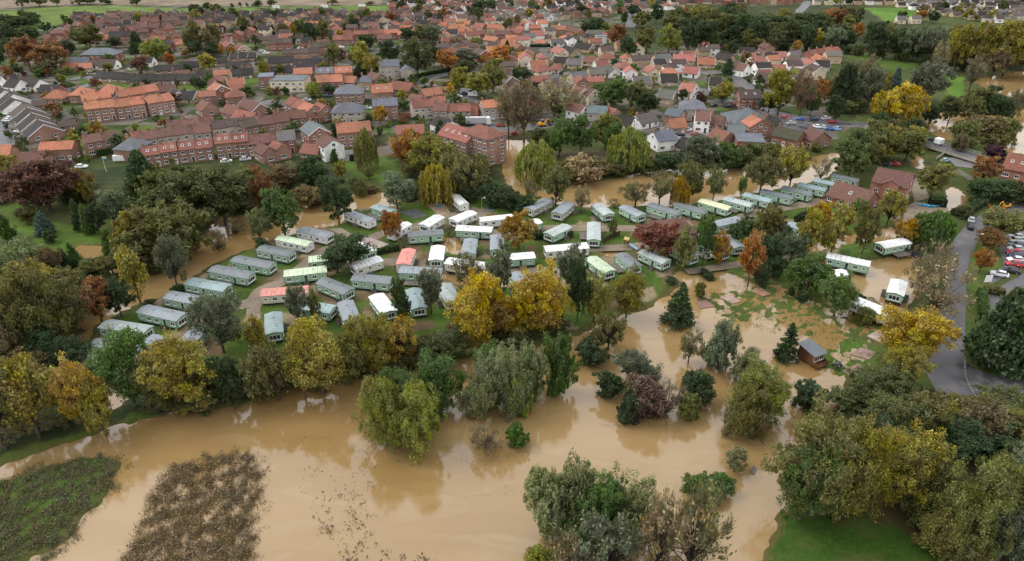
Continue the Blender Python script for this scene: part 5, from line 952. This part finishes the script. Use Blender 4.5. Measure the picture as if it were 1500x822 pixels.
def car(px, py, ang, col, s=1.0, z=LAND):
    p = G(px, py, z); e = link('parked_car', None, None, (p.x, p.y, z + .03), R(ang)); e.scale = (s, s, s)
    link('body', CARB, e, color=CARC[col]); link('window_glass', CABG, e); link('roof_panel', CARR, e, color=CARC[col])
    for x in (-1.3, 1.32):
        for y in (-.80, .80): link('wheel', WHEEL, e, (x, y, .31))
    for y in (-.6, .6): link('headlight', LAMP, e, (2.06, y, .62))
    thing(e, f'{CARWD[col]} car parked', 'car', 'cars', (p.x, p.y, 0)); HOUSES_AT.append((p.x, p.y, 2.4)); return e
for px, py, an, cl in ((1488, 349, 172, 'w'), (1485, 354, 172, 'w'), (1489, 361, 172, 'g'), (1487, 367, 172, 's'), (1485, 372, 172, 'r'), (1488, 377, 172, 'n'), (1487, 383, 172, 'w'), (1485, 389, 172, 'r'), (1500, 391, 172, 'r'), (1480, 399, 150, 'k'), (1463, 404, 150, 'w'),
                       (1422, 324, 60, 's'), (1421, 334, 62, 'k'), (1172, 176, 175, 'b'), (1150, 173, 160, 'r'), (1193, 176, 5, 'n'), (1210, 175, 5, 'w'), (1219, 180, 5, 'r'), (1159, 182, 10, 's'), (1176, 187, 130, 'g'), (1195, 187, 130, 'w'), (1204, 188, 130, 's'), (1214, 190, 120, 'b'), (1224, 190, 120, 'l'),
                       (1007, 192, 20, 'w'), (1028, 191, 15, 'n'), (1018, 198, 30, 'r'), (996, 199, 10, 'k'), (1000, 206, 10, 'g'), (1034, 185, 160, 'k'), (990, 204, 0, 's'), (1080, 154, 0, 'r'), (1046, 156, 30, 'k'), (1067, 157, 10, 'k'), (734, 185, 0, 'r'), (755, 197, 5, 'r'), (681, 138, 20, 'g'), (672, 143, 30, 'w'), (538, 160, 0, 's'), (10, 178, 170, 'w'), (12, 175, 170, 'w'), (9, 172, 170, 's'), (28, 194, 175, 'w'), (34, 202, 175, 'g'), (126, 109, 120, 'w'), (120, 246, 10, 'w'),
                       (1384, 237, 30, 'l'), (1310, 242, 140, 'r'), (1298, 243, 140, 'k'), (230, 55, 10, 's'), (205, 52, 40, 'w'), (480, 142, 10, 'n'), (410, 155, 120, 'k'), (795, 115, 20, 'w'), (880, 120, 10, 'r'), (1120, 124, 20, 's'), (975, 137, 20, 'r'), (985, 136, 20, 'n'), (1010, 133, 60, 's'), (450, 148, 10, 's'),
                       (650, 76, 20, 's'), (662, 76, 20, 'w'), (670, 79, 20, 'g'), (360, 235, 20, 's'), (332, 238, 20, 'w'), (870, 74, 20, 'g'), (768, 74, 10, 'n'), (787, 54, 0, 'w'), (590, 68, 10, 's'), (385, 76, 40, 's'), (390, 79, 20, 'w'), (440, 72, 0, 'w'), (500, 70, 0, 'w')):
    car(px, py, an, cl)
def van(px, py, ang, L=5.6, desc='white van parked', name='delivery_van', z=LAND):
    p = G(px, py); e = link(name, None, None, (p.x, p.y, z + .03), R(ang)); x = L / 2
    b_ = loft([ring(-x, .92, .4, 2.3), ring(-x + .1, .98, .35, 2.42), ring(x - 1.9, .98, .35, 2.42), ring(x - 1.2, .97, .35, 1.75), ring(x - .9, .96, .35, 1.35), ring(x - .1, .9, .4, 1.15), ring(x, .8, .45, .9)], M['any']); link('body', b_, e, color=CARC['w'])
    mb = MB(); mb.box(x - 2.6, x - 1.75, -1.0, 1.0, 1.45, 2.0); link('window_glass', mb.mesh('window_glass', M['pane']), e)
    for wx_ in (-x + 1, x - 1):
        for y in (-.88, .88): link('wheel', WHEEL, e, (wx_, y, .31))
    thing(e, None, 'van', None, None, desc); return e
van(694, 141, -12, desc='white panel van parked beside gold-olive trees near cottages'); van(181, 236, 8, 6.6, 'white minibus parked by the hedge under a dark conifer', 'minibus'); van(787, 53, 5, desc='white van outside the three cream hipped bungalows')
# articulated lorry on the street by the mill
def lorry(px, py, ang, own, box=True, z=LAND):
    p = G(px, py); e = link('lorry', None, None, (p.x, p.y, z + .03), R(ang)); W_ = 1.22
    mb = MB(); mb.prism([(3.2, .5), (5.3, .5), (5.35, 1.5), (5.05, 3.0), (4.6, 3.45), (3.2, 3.45)][::-1], -W_, W_, axis='y'); link('cab', mb.mesh('cab', M['any']), e, color=CARC['w'])
    mb = MB(); mb.prism([(5.34, 1.75), (5.42, 1.75), (5.17, 2.85), (5.09, 2.85)], -1.0, 1.0, axis='y'); link('windscreen', mb.mesh('windscreen', M['pane']), e)
    mb = MB(); mb.box(-6, 3.0, -W_, W_, .9, 1.1)
    link('trailer_bed', mb.mesh('trailer_bed', M['metal']), e)
    mb = MB(); mb.box(-6 if box else -6.0, 2.9 if box else -3.4, -W_, W_, 1.102, 3.5 if box else 3.0); link('cargo_box', mb.mesh('cargo_box', M['any']), e, color=(.4, .41, .42) if box else CARC['w'])
    for wx_ in (-5, -4, 1.6, 4.3):
        for y in (-1.05, 1.05): w_ = link('wheel', WHEEL, e, (wx_, y, .48)); w_.scale = (1.55, 1.4, 1.55)
    thing(e, None, 'lorry', None, None, own)
lorry(702, 183, 2, 'white-cabbed lorry with grey trailer on the street behind the mill')
# ------------------------------------------------------------------ road bridge
a_, b_ = G(1276, 184, 2), G(1462, 240, 2); d = b_ - a_; L = d.length; rz = math.atan2(d.y, d.x); c = (a_ + b_) / 2
br = link('road_bridge', None, None, (c.x, c.y, 0), rz); mb = MB(); mb.box(-L/2, L/2, -3.8, 3.8, 1.3, 1.9); link('deck', mb.mesh('deck', M['asphalt']), br)
for y in (-3.9, 3.9):
    mb = MB(); mb.box(-L/2, L/2, y - .12, y + .12, 1.2, 2.2); link('parapet', mb.mesh('parapet', M['stone']), br)
    for zz in (2.5, 2.8, 3.05):
        mb = MB(); mb.box(-L/2, L/2, y - .05, y + .05, zz, zz + .09); link('rail', mb.mesh('rail', M['metal']), br)
    mb = MB(); mb.box(-.06, .06, y - .08, y + .08, 2.2, 3.1); pm = mb.mesh('rail_post', M['metal'])
    for i in range(int(L / 3)): link('rail_post', pm, br, (-L/2 + 1.5 + 3 * i, 0, 0))
mb = MB(); mb.box(-.6, .6, -3.4, 3.4, -.8, 1.3); pm = mb.mesh('pier', M['stone'])
for t in (-.35, -.12, .12, .35): link('pier', pm, br, (t * L, 0, 0))
thing(br, None, 'bridge', None, None, 'road bridge with metal railings crossing the swollen river')
p = G(1376, 204, 2); e0 = len(bpy.data.objects); lorry(1378, 207, 0, 'white and orange flatbed lorry stopped on the railed road bridge', False, 1.95)
lo = [o for o in bpy.data.objects if o.name.startswith('lorry')][-1]; q = c + d.normalized() * (-.02 * L); lo.location = (q.x, q.y, 1.93); lo.rotation_euler = (0, 0, rz + math.pi)
mb = MB(); mb.box(-3.2, -.4, -.9, .9, 1.102, 1.8); mb.box(-2.4, -1.2, -.7, .7, 1.802, 2.4); link('machine_load', mb.mesh('machine_load', M['dark']), lo)
mb = MB(); mb.box(.6, 2.6, -1.1, 1.1, 1.102, 1.5); link('barrier_load', mb.mesh('barrier_load', M['any']), lo, color=(.6, .12, .03))
# ================================================================== SMALL THINGS
def digger(px, py, ang, own, s=1.0):
    p = G(px, py); e = link('excavator', None, None, (p.x, p.y, LAND), R(ang)); e.scale = (s, s, s)
    for y in (-.9, .9):
        mb = MB(); mb.prism([(-1.5, .25), (-1.2, 0), (1.2, 0), (1.5, .25), (1.5, .45), (1.2, .7), (-1.2, .7), (-1.5, .45)], y - .25, y + .25, axis='y'); link('track', mb.mesh('track', M['rubber']), e)
    mb = MB(); mb.box(-1.6, 1.0, -1, 1, .75, 1.5); mb.box(-1.6, -.5, -.95, .95, 1.5, 1.9); link('body', mb.mesh('body', M['any']), e, color=(.7, .36, .02))
    mb = MB(); mb.box(-.3, .95, -.1, .95, 1.502, 2.7); link('cab', mb.mesh('cab', M['pane']), e)
    mb = MB(); mb.tube([(.9, -.4, 1.2), (2.4, -.4, 3.2), (4.0, -.4, 2.3), (3.9, -.4, .7)], [.2, .18, .15, .12], 5); link('boom', mb.mesh('boom', M['any']), e, color=(.7, .36, .02))
    mb = MB(); mb.prism([(3.4, .1), (4.2, .1), (4.3, .8), (3.7, .8)], -.8, 0, axis='y'); link('bucket', mb.mesh('bucket', M['dark']), e)
    thing(e, None, 'excavator', None, None, own)
digger(794, 185, 20, 'yellow excavator standing on the street beyond the bare trees'); digger(1473, 304, 200, 'small yellow excavator beside the orange barriers on the road', .7)
def barrier(pts, own):
    v = [G(x, y) for x, y in P(pts)]; c = v[0]; e = link('flood_barrier', None, None, c)
    for i in range(len(v) - 1):
        d = v[i + 1] - v[i]; L = d.length; k = max(1, int(L / 2)); mb = MB(); mb.box(0, L / k - .05, -.05, .05, .12, .75); mb.box(.1, .3, -.3, .3, 0, .118); mb.box(L / k - .35, L / k - .15, -.3, .3, 0, .118); pm = mb.mesh('barrier_panel', M['any'])
        for j in range(k): link('barrier_panel', pm, e, v[i] + d * (j / k) - c, math.atan2(d.y, d.x), (.42, .13, .05) if j % 2 == 0 else (.7, .65, .6))
    thing(e, None, 'barrier', None, None, own)
barrier('1447 301 1450 306 1456 312', 'orange and white barrier closing the flooded road near the bridge'); barrier('1468 304 1472 310 1475 315', 'short orange barrier beside the small yellow excavator')
def boat(px, py, ang, s, own):
    p = G(px, py); e = link('rowing_boat', None, None, (p.x, p.y, LAND + .05), R(ang)); e.scale = (s,) * 3
    h = loft([[(x, -w_, .5 + u), (x, -w_ * .6, .02 + u), (x, w_ * .6, .02 + u), (x, w_, .5 + u)] for x, w_, u in ((-2.2, .55, 0), (-1, .72, 0), (.6, .72, 0), (1.7, .42, .08), (2.3, .06, .2))], M['any'], name='hull'); link('hull', h, e, color=(.04, .35, .62))
    mb = MB(); mb.box(-1.2, -.9, -.7, .7, .502, .55); mb.box(.3, .6, -.7, .7, .502, .55); link('thwart', mb.mesh('thwart', M['timber']), e); thing(e, None, 'boat', None, None, own)
boat(1368, 303, 5, 1.1, 'bright blue boat lying on the inn yard beside the hedge'); boat(1355, 302, -20, .9, 'pale blue boat lying nearer the inn wall'); boat(643, 303, -30, .6, 'tiny blue boat on the bare pitch between caravans')
def sign(px, py, w_, h_, zz, col, own, name='notice_board'):
    p = G(px, py); e = link(name, None, None, p, R(8)); mb = MB(); mb.box(-w_/2, -w_/2 + .1, -.05, .05, 0, zz); mb.box(w_/2 - .1, w_/2, -.05, .05, 0, zz); link('post', mb.mesh('post', M['metal']), e)
    mb = MB(); mb.box(-w_/2, w_/2, -.12, -.06, zz - h_, zz); link('panel', mb.mesh('panel', M['any']), e, color=col); thing(e, None, 'sign', None, None, own)
sign(1444, 419, 2.0, 2.0, 3.2, (.75, .76, .74), 'square white sign board in the shrubs by the parked cars'); sign(1473, 547, .9, 1.6, 3.4, (.65, .72, .78), 'narrow white and blue sign post at the road junction', 'road_sign')
# playground slide
p = G(918, 362); e = link('playground_slide', None, None, p, R(-35)); mb = MB()
for x in (-.6, .6):
    for y in (-.6, .6): mb.box(x - .07, x + .07, y - .07, y + .07, 0, 2.6)
mb.box(-.7, .7, -.7, .7, 1.3, 1.42); link('tower_frame', mb.mesh('tower_frame', M['timber']), e); mb = MB(); mb.prism([(-.9, 2.6), (.9, 2.6), (0, 3.2)], -.8, .8); link('roof', mb.mesh('roof', M['any']), e, color=(.35, .26, .08))
mb = MB(); mb.prism([(.7, 1.25), (.7, 1.42), (3.4, .3), (3.4, .13)][::-1], -.4, .4, axis='y'); link('chute', mb.mesh('chute', M['any']), e, color=(.25, .5, .75)); thing(e, None, 'slide', None, None, 'small playground tower with pale blue slide near the red tree')
# quad bikes, bins, floating box, lamp posts
def quad(px, py, col, own):
    p = G(px, py); e = link('quad_bike', None, None, p, R(30))
    mb = MB(); mb.box(-.8, .8, -.35, .35, .45, .8); mb.box(-.6, .1, -.28, .28, .802, 1.0); mb.tube([(.45, 0, .8), (.35, 0, 1.15)], .06, 5); mb.box(.3, .4, -.4, .4, 1.1, 1.18); link('body', mb.mesh('body', M['any']), e, color=col)
    for x in (-.65, .65):
        for y in (-.5, .5): link('wheel', WHEEL, e, (x, y, .31))
    thing(e, None, 'quad bike', None, None, own)
quad(1226, 537, (.05, .06, .08), 'dark quad bike standing on the reddish pitch slab'); quad(1140, 517, (.4, .03, .03), 'red quad bike in shallow water under the small spruce')
p = G(1104, 690, 0); e = link('floating_bench', None, None, (p.x, p.y, 0), R(55)); mb = MB(); mb.box(-.9, .9, -.35, .35, -.2, .18); mb.box(-.9, .9, .25, .35, .182, .7); link('seat', mb.mesh('seat', M['deck']), e); thing(e, None, 'bench', None, None, 'dark bench half sunk in the brown flood water')
def lamp(px, py, hh, own):
    p = G(px, py); e = link('lamp_post', None, None, p); mb = MB(); mb.tube([(0, 0, 0), (0, 0, hh)], [.1, .06], 6); mb.tube([(0, 0, hh), (.9, 0, hh + .15)], .05, 5); link('post', mb.mesh('post', M['metal']), e); mb = MB(); mb.box(.6, 1.2, -.12, .12, hh + .1, hh + .22); link('lamp_head', mb.mesh('lamp_head', M['white']), e); thing(e, None, 'lamp', None, None, own)
lamp(706, 312, 5, 'grey lamp post on the grass beside white caravans'); lamp(142, 125, 6, 'lamp post on the green by the black-roofed bungalows')
lamp(1424, 372, 6, 'lamp post on the verge beside the wet road opposite the thicket'); lamp(1425, 505, 6, 'lamp post on the verge below the dark cypress clump'); lamp(1150, 190, 5, 'lamp post at the town car park')
p = G(1482, 300); e = link('telegraph_pole', None, None, p); mb = MB(); mb.tube([(0, 0, 0), (.1, 0, 9)], [.16, .1], 7); mb.box(-.8, .9, -.06, .06, 8.2, 8.36); link('pole', mb.mesh('pole', M['timber']), e); thing(e, None, 'pole', None, None, 'tall wooden telegraph pole by the dark hedge near the road')
p = G(156, 252); e = link('flag_pole', None, None, p); mb = MB(); mb.tube([(0, 0, 0), (0, 0, 6)], [.07, .04], 6); link('pole', mb.mesh('pole', M['white']), e)
mb = MB(); mb.box(0.05, 1.5, -.01, .01, 5.4, 5.9, 0); link('flag', mb.mesh('flag', M['any']), e, color=(.55, .6, .1)); mb = MB(); mb.box(0.05, 1.5, -.01, .01, 4.9, 5.398); link('flag_band', mb.mesh('flag_band', M['any']), e, color=(.2, .4, .6)); thing(e, None, 'flag pole', None, None, 'white pole with a yellow and pale blue flag in a garden')
# goal frames and huts on the playing field
for px, py in ((404, 12.5), (475, 11.5), (530, 10.5)):
    p = G(px, py); e = link('goal_frame', None, None, p); mb = MB(); mb.box(-3.6, -3.4, -.1, .1, 0, 2.5); mb.box(3.4, 3.6, -.1, .1, 0, 2.5); mb.box(-3.6, 3.6, -.1, .1, 2.502, 2.7); link('goal_post', mb.mesh('goal_post', M['white']), e); mb = MB(); mb.box(-3.4, 3.4, 1.5, 1.55, 0, 2.4); link('net', mb.mesh('net', M['white']), e); thing(e, 'white goal frame on the far playing field', 'goal', None, (p.x, p.y, 0))
# walls, fences and hedges
def fence(pts, hh, own, kind='fence', col=(.03, .035, .035)):
    v = [G(x, y) for x, y in P(pts)]; c = v[0].copy(); e = link({'fence': 'board_fence', 'wall': 'garden_wall'}[kind], None, None, c)
    for i in range(len(v) - 1):
        d = v[i + 1] - v[i]; L = d.length; a_ = math.atan2(d.y, d.x); k = max(1, round(L / 2.4)); w_ = L / k
        if kind == 'wall':
            mb = MB(); mb.box(0, L, -.14, .14, -.4, hh); mb.box(-.05, L + .05, -.19, .19, hh, hh + .1); link('wall_run', mb.mesh('wall_run', M['brick']), e, v[i] - c, a_, col); continue
        mb = MB(); mb.box(.06, w_ - .06, -.03, .03, .05, hh); pm = mb.mesh('fence_panel', M['any']); mb = MB(); mb.box(-.058, .058, -.06, .06, -.4, hh + .1); po = mb.mesh('fence_post', M['any'])
        for j in range(k): link('fence_panel', pm, e, v[i] + d * (j / k) - c, a_, col); link('fence_post', po, e, v[i] + d * (j / k) - c, a_, col)
    thing(e, None, 'fence' if kind == 'fence' else 'wall', None, None, own)
fence('1322 370 1336 376 1350 382', 1.8, 'black board fence beside the flooded caravan yard'); fence('1338 368 1360 358 1385 342 1396 336', 1.5, 'low brick wall along the road verge by the willow', 'wall', (.2, .13, .09))
fence('555 172 580 171 602 171', 1.6, 'brick garden wall in front of the slate-roofed villa', 'wall', (.3, .13, .09)); fence('885 356 892 351 908 345', 1.6, 'dark fence between lawns beside the playground', col=(.05, .035, .02))
fence('1396 250 1410 258 1426 268 1440 280 1446 300', 1.2, 'low stone wall curving along the mill stream', 'wall', (.2, .18, .15)); fence('1370 236 1384 226 1396 220', 1.1, 'stone wall at the foot of the road bridge', 'wall', (.22, .2, .17))
fence('1218 300 1222 306', 2.2, 'dark red fence beside the inn annex', col=(.2, .04, .03)); fence('690 198 735 206', 1.4, 'brick embankment wall below the mill street', 'wall', (.24, .14, .1))
HM = {}
def hedge(pts, wd, hh, colr, own):
    v = [G(x, y) for x, y in P(pts)]; e = link('hedge', None, None, v[0]); c = v[0]
    for i in range(len(v) - 1):
        d = v[i + 1] - v[i]; L = d.length; k = int(L * (wd + 2 * hh) * 26); q = rng.random((k, 3)); s = rng.random(k)
        x = q[:, 0] * L; y = (q[:, 1] - .5) * wd; z = q[:, 2] * hh
        top = s < .45; z[top] = hh + rng.normal(size=top.sum()) * .06; sd = (s >= .45) & (s < .9); y[sd] = np.sign(y[sd]) * wd / 2 + rng.normal(size=sd.sum()) * .05
        lm = leaf_mesh('hedge_leaves', np.stack([x, y, z + .05], 1), .36 * rng.uniform(.6, 1.3, k), rng.random(k), .4, 1.4)
        mb = MB(); mb.box(0, L, -wd/2 + .15, wd/2 - .15, -.2, hh - .15); a_ = math.atan2(d.y, d.x)
        link('foliage', lm, e, v[i] - c, a_, LEAFC[colr]); link('hedge_core', mb.mesh('hedge_core', M['leaf']), e, v[i] - c, a_, LEAFC[colr])
    thing(e, None, 'hedge', None, None, own)
hedge('513 236 548 230', 1.6, 2.2, 'dk', 'clipped dark hedge above the sloping lawn by the orange-roofed house'); hedge('142 229 180 222', 1.6, 2.2, 'green', 'clipped green hedge behind the white minibus'); hedge('586 121 620 112 660 104', 1.8, 1.8, 'dk', 'dark hedge curving along the church road')
hedge('1166 326 1185 318 1198 310', 1.8, 2, 'dk', 'clipped hedge between inn annex and caravan row'); hedge('1396 316 1420 310 1440 298', 2.5, 1.8, 'dk', 'bushy hedge along the mill stream by the closed road'); hedge('1360 300 1384 302', 3, 2.4, 'dk', 'square dark hedge beside the blue boats')
hedge('1440 428 1470 433', 1.6, 1.6, 'olive', 'clipped olive hedge opposite the parked cars'); hedge('1436 432 1440 470', 1.8, 2, 'green', 'tall green hedge running along the right road verge by the cypress'); hedge('545 374 585 366', 1.4, 1.4, 'dk', 'low dark hedge beside the pink-roofed caravan'); hedge('782 350 838 346', 2.2, 1.8, 'dk', 'dark hedge behind the cream caravan with white roof'); hedge('1245 436 1262 446', 2, 1.8, 'dk', 'dark hedge against the long white caravan')
hedge('352 45 410 43', 3, 3, 'dk', 'dark hedge behind the small bright green field'); hedge('777 69 800 69 834 62', 1.6, 1.6, 'dk', 'garden hedge in front of the three cream hipped bungalows'); hedge('390 52 470 50', 3, 2.5, 'dk', 'far hedge behind the brick terraces'); hedge('1040 140 1062 146', 1.8, 2, 'green', 'green hedge beside the slate-roofed hall')
# ------------------------------------------------------------------ gardens: single bushes and small trees between the houses
r_ = random.Random(12); cnt = 0
tp = P('0 236 0 100 60 60 100 40 260 40 480 40 650 40 760 30 880 60 960 84 1000 66 1220 80 1180 120 1060 150 960 160 960 185 700 182 560 200 480 215 340 222 230 226 120 244')
while cnt < 380:
    px = r_.uniform(0, 1225); py = r_.uniform(40, 240)
    if not inside(np.array([px]), np.array([py]), tp)[0]: continue
    p = G(px, py)
    if any((p.x - a)**2 + (p.y - b)**2 < (c_ + 1.0)**2 for a, b, c_ in HOUSES_AT): continue
    if any((p.x - a)**2 + (p.y - b)**2 < (c_ * .9)**2 for a, b, c_ in TREES_AT): continue
    cnt += 1; big = r_.random() < .28; wd = r_.uniform(4, 7) if big else r_.uniform(2, 4)
    plant(p.x, p.y, LAND, wd, wd * r_.uniform(.7, 1.3), 'G' if big else 'V', r_.choice(['dk', 'dol', 'green', 'olive', 'yol', 'dk', 'gold', 'dol', 'green', 'rust', 'maroon', 'ygr', 'dk']), 'garden plants')
for poly, n_ in (('560 13 640 3 800 0 1004 0 1004 12 920 20 860 26 760 34 640 34 600 26', 40), ('1190 0 1500 0 1500 32 1440 34 1372 22 1300 9 1190 9', 22), ('100 28 250 22 480 20 640 22 650 40 500 42 352 46 240 56 90 46', 30)):
    pp = P(poly); k = 0
    while k < n_:
        px = r_.uniform(pp[:, 0].min(), pp[:, 0].max()); py = r_.uniform(pp[:, 1].min(), pp[:, 1].max())
        if not inside(np.array([px]), np.array([py]), pp)[0]: continue
        p = G(px, py); k += 1; wd = r_.uniform(5, 10); plant(p.x, p.y, LAND, wd, wd * r_.uniform(.8, 1.2), 'F', r_.choice(['dk', 'dol', 'green', 'olive', 'yol', 'dk', 'rust']))
# ------------------------------------------------------------------ flood weeds: dead stalks and grass nobody could count
def weeds(name, poly, k, hlo, hhi, cols, own, holes=0.0, size=.22, bottom=-.1):
    pp = P(poly); lo, hi = pp.min(0), pp.max(0); Q = []
    pts = np.stack([rng.uniform(lo[0], hi[0], k * 2), rng.uniform(lo[1], hi[1], k * 2)], 1); pts = pts[inside(pts[:, 0], pts[:, 1], pp)][:k]
    W_ = np.array([tuple(G(x, y, 0)) for x, y in pts]); W_[:, 0] += 1.1 * smooth_noise(W_[:, 0], W_[:, 1], 4, 41) + .5 * rng.normal(size=len(W_)); W_[:, 1] += 1.1 * smooth_noise(W_[:, 0], W_[:, 1], 4, 42) + .5 * rng.normal(size=len(W_)); nz = smooth_noise(W_[:, 0], W_[:, 1], 5, 31) + .5 * smooth_noise(W_[:, 0], W_[:, 1], 1.7, 32); kp = nz + .45 * rng.normal(size=len(nz)) > holes; W_ = W_[kp]; nz = nz[kp]
    gz = np.array([max(ground_z(x, y), 0) for x, y, _ in W_]); hgt = rng.uniform(hlo, hhi, len(W_)) * (0.7 + .3 * np.clip(nz, -1, 1)); 
    p0 = W_.copy(); p0[:, 2] = gz + bottom; p1 = p0 + np.stack([rng.normal(size=len(W_)) * .25, rng.normal(size=len(W_)) * .25, hgt], 1)
    t = rng.random((len(W_), 1)) ** .5; C = p0 + (p1 - p0) * t
    for ci_, cl in enumerate(cols):
        s = slice(ci_, None, len(cols)); me = leaf_mesh(name, C[s], size * rng.uniform(.5, 1.5, len(C[s])), np.clip(nz[s] * .3 + .5, 0, 1), .1, 1.9, False, (p0[s], p1[s], np.full((len(p0[s]), 1), .018)))
        o = link(name, me, color=tuple(1.25 * v for v in LEAFC[cl])); o['kind'] = 'stuff'; o['label'] = own.format(WORD[cl]); o['category'] = 'weeds'
weeds('reeds', '186 822 178 850 380 850 366 800 378 740 384 690 372 668 340 664 290 672 246 690 226 718 222 740 205 780', 46000, .3, 1.2, ['bramble', 'brown', 'rust', 'tan'], '{} dead weeds standing in the flood beside the grassy bank', -1.0, .13)
weeds('undergrowth', '-40 735 0 706 60 684 120 671 176 674 168 714 120 762 100 800 20 840 -60 860', 26000, .3, .9, ['dol', 'brown', 'green', 'bramble'], '{} rank weeds covering the grassy bank in the flood', -.4, .15, 0)
weeds('reeds', '470 745 530 740 540 790 560 810 640 822 640 850 480 850 500 800 470 790', 900, .3, .9, ['bramble', 'brown'], '{} drowned weed tips poking through the open flood water', .25)
weeds('reeds', '435 680 540 690 560 760 500 770 450 740', 500, .2, .5, ['bramble'], '{} sparse drowned stems in the middle of the flood', .3, .15)

weeds('drowned_grass', '1030 430 1100 410 1150 412 1205 440 1262 462 1300 486 1290 520 1262 555 1215 548 1198 505 1150 492 1100 476 1050 470', 15000, .15, .4, ['green', 'ygr', 'dol'], '{} grass blades showing through shallow flood water by the cabin', .1, .12, -.1)
# twigs and scum carried by the flood, caught in lines
def debris(lines, k, own):
    C = []
    for s in lines:
        L_ = strip_pts(s, .1)
        for i in range(k):
            a_, b_ = random.choice(L_); C.append((a_.x + random.gauss(0, .9), a_.y + random.gauss(0, .5), .012))
    C = np.array(C); me = leaf_mesh('debris', C, .11 * rng.uniform(.4, 1.6, len(C)), rng.random(len(C)), 6.0, 2.4); o = link('flood_debris', me, color=LEAFC['brown']); o['kind'] = 'stuff'; o['label'] = own; o['category'] = 'debris'
debris(['530 662 580 672 640 664 690 650', '670 668 720 672 770 660', '880 620 930 622 1000 618', '560 700 640 720 760 716 860 690', '420 640 480 640 540 660', '1060 650 1100 648 1130 630', '960 470 1010 500 1030 520', '390 600 440 590 500 580'], 130, 'brown twigs and scum drifting in lines on the flood water')

# ================================================================== LABELS
LM = [(695, 215, 'the brick mill'), (566, 108, 'the church'), (990, 330, 'the dark red clubhouse'), (1305, 285, 'the red brick inn'), (1360, 205, 'the road bridge'), (1485, 375, 'the car park row'), (1190, 528, 'the timber cabin'), (563, 168, 'the slate-roofed Georgian house'.replace('Georgian', 'villa')), (425, 130, 'the cream flat-roofed hall'),
      (930, 182, 'the white riverside buildings'), (1095, 172, 'the big slate market hall'), (175, 155, 'the orange-roofed close'), (250, 116, 'the long black-roofed bungalows'), (148, 82, 'the slate-roofed mansion'), (60, 300, 'the huge maroon tree'), (430, 14, 'the far playing field'), (1275, 24, 'the far sports field'), (1270, 800, 'the dark lawn by the flood'),
      (80, 740, 'the weedy grass bank'), (285, 740, 'the drowned weed bed'), (960, 600, 'the bramble island'), (958, 380, 'the red-leaved tree'), (512, 400, 'the spreading pine'), (760, 360, 'the round golden tree'), (997, 470, 'the lone spruce'), (1345, 525, 'the yellow roadside tree'), (1475, 535, 'the dark cypress clump'), (100, 350, 'the flooded garden lawn'),
      (45, 172, 'the white-gabled terrace'), (462, 195, 'the grey-roofed gabled house'), (1030, 175, 'the white gabled pub'), (806, 62, 'the three cream hipped bungalows'), (1205, 78, 'the far red-roofed terrace'), (1320, 185, 'the big yellow tree'), (1045, 72, 'the white house below the wood'), (650, 162, 'the stone cottage row'), (515, 192, 'the large orange-roofed house'),
      (600, 650, 'the willows in the flood'), (900, 800, 'the bottom pale willows'), (230, 390, 'the broad olive willow'), (180, 490, 'the end of the green caravan row'), (460, 565, 'the long river bank'), (1160, 300, 'the riverside caravan row'), (680, 325, 'the white caravan cluster'), (1380, 440, 'the twiggy roadside thicket'), (660, 105, 'the church road bend'), (330, 205, 'the brick terraces'), (640, 40, 'the far estate'), (860, 10, 'the farthest rooftops'), (1430, 10, 'the cream far estate'), (180, 40, 'the brick estate by the field'), (1130, 45, 'the dark wood'), (60, 100, 'the rust-brown trees'), (300, 60, 'the copse behind the bungalows'), (1440, 90, 'the tall golden riverside wood'), (800, 505, 'the bright yellow trees'), (870, 250, 'the weeping willows'), (400, 240, 'the tree belt below the terraces')]
ONES = ['', 'first', 'second', 'third', 'fourth', 'fifth', 'sixth', 'seventh', 'eighth', 'ninth', 'tenth', 'eleventh', 'twelfth', 'thirteenth', 'fourteenth', 'fifteenth', 'sixteenth', 'seventeenth', 'eighteenth', 'nineteenth']
TENS = {2: ('twentieth', 'twenty'), 3: ('thirtieth', 'thirty'), 4: ('fortieth', 'forty'), 5: ('fiftieth', 'fifty')}
def ordinal(i):
    if i < 20: return ONES[i]
    t, u = divmod(i, 10); return TENS[t][0] if u == 0 else TENS[t][1] + '-' + ONES[u]
LMW = [(G(x, y).xy, s) for x, y, s in LM]; by = {}
for o, desc, cat, loc in REG:
    dist, s = min(((loc.xy - p).length, s) for p, s in LMW); by.setdefault((desc, s), []).append((dist, o))
for (desc, s), v in by.items():
    v.sort(key=lambda t: t[0])
    for i, (dist, o) in enumerate(v):
        o['label'] = f'{desc} near {s}' if len(v) == 1 else f'{desc}, {"closest" if i == 0 else ordinal(i + 1) + " closest"} to {s}'
for o in bpy.data.objects:
    if o.get('label') and o.get('category') and o['label'] == 'x': o['label'] = o.name
print('objects', len(bpy.data.objects), 'tris', sum(sum(max(len(p.vertices) - 2, 0) for p in me.polygons) if len(me.polygons) < 3000 else 2 * len(me.polygons) for me in bpy.data.meshes))
import collections; print(collections.Counter(o.name.split('.')[0] for o in bpy.data.objects if o.parent is None).most_common(14))
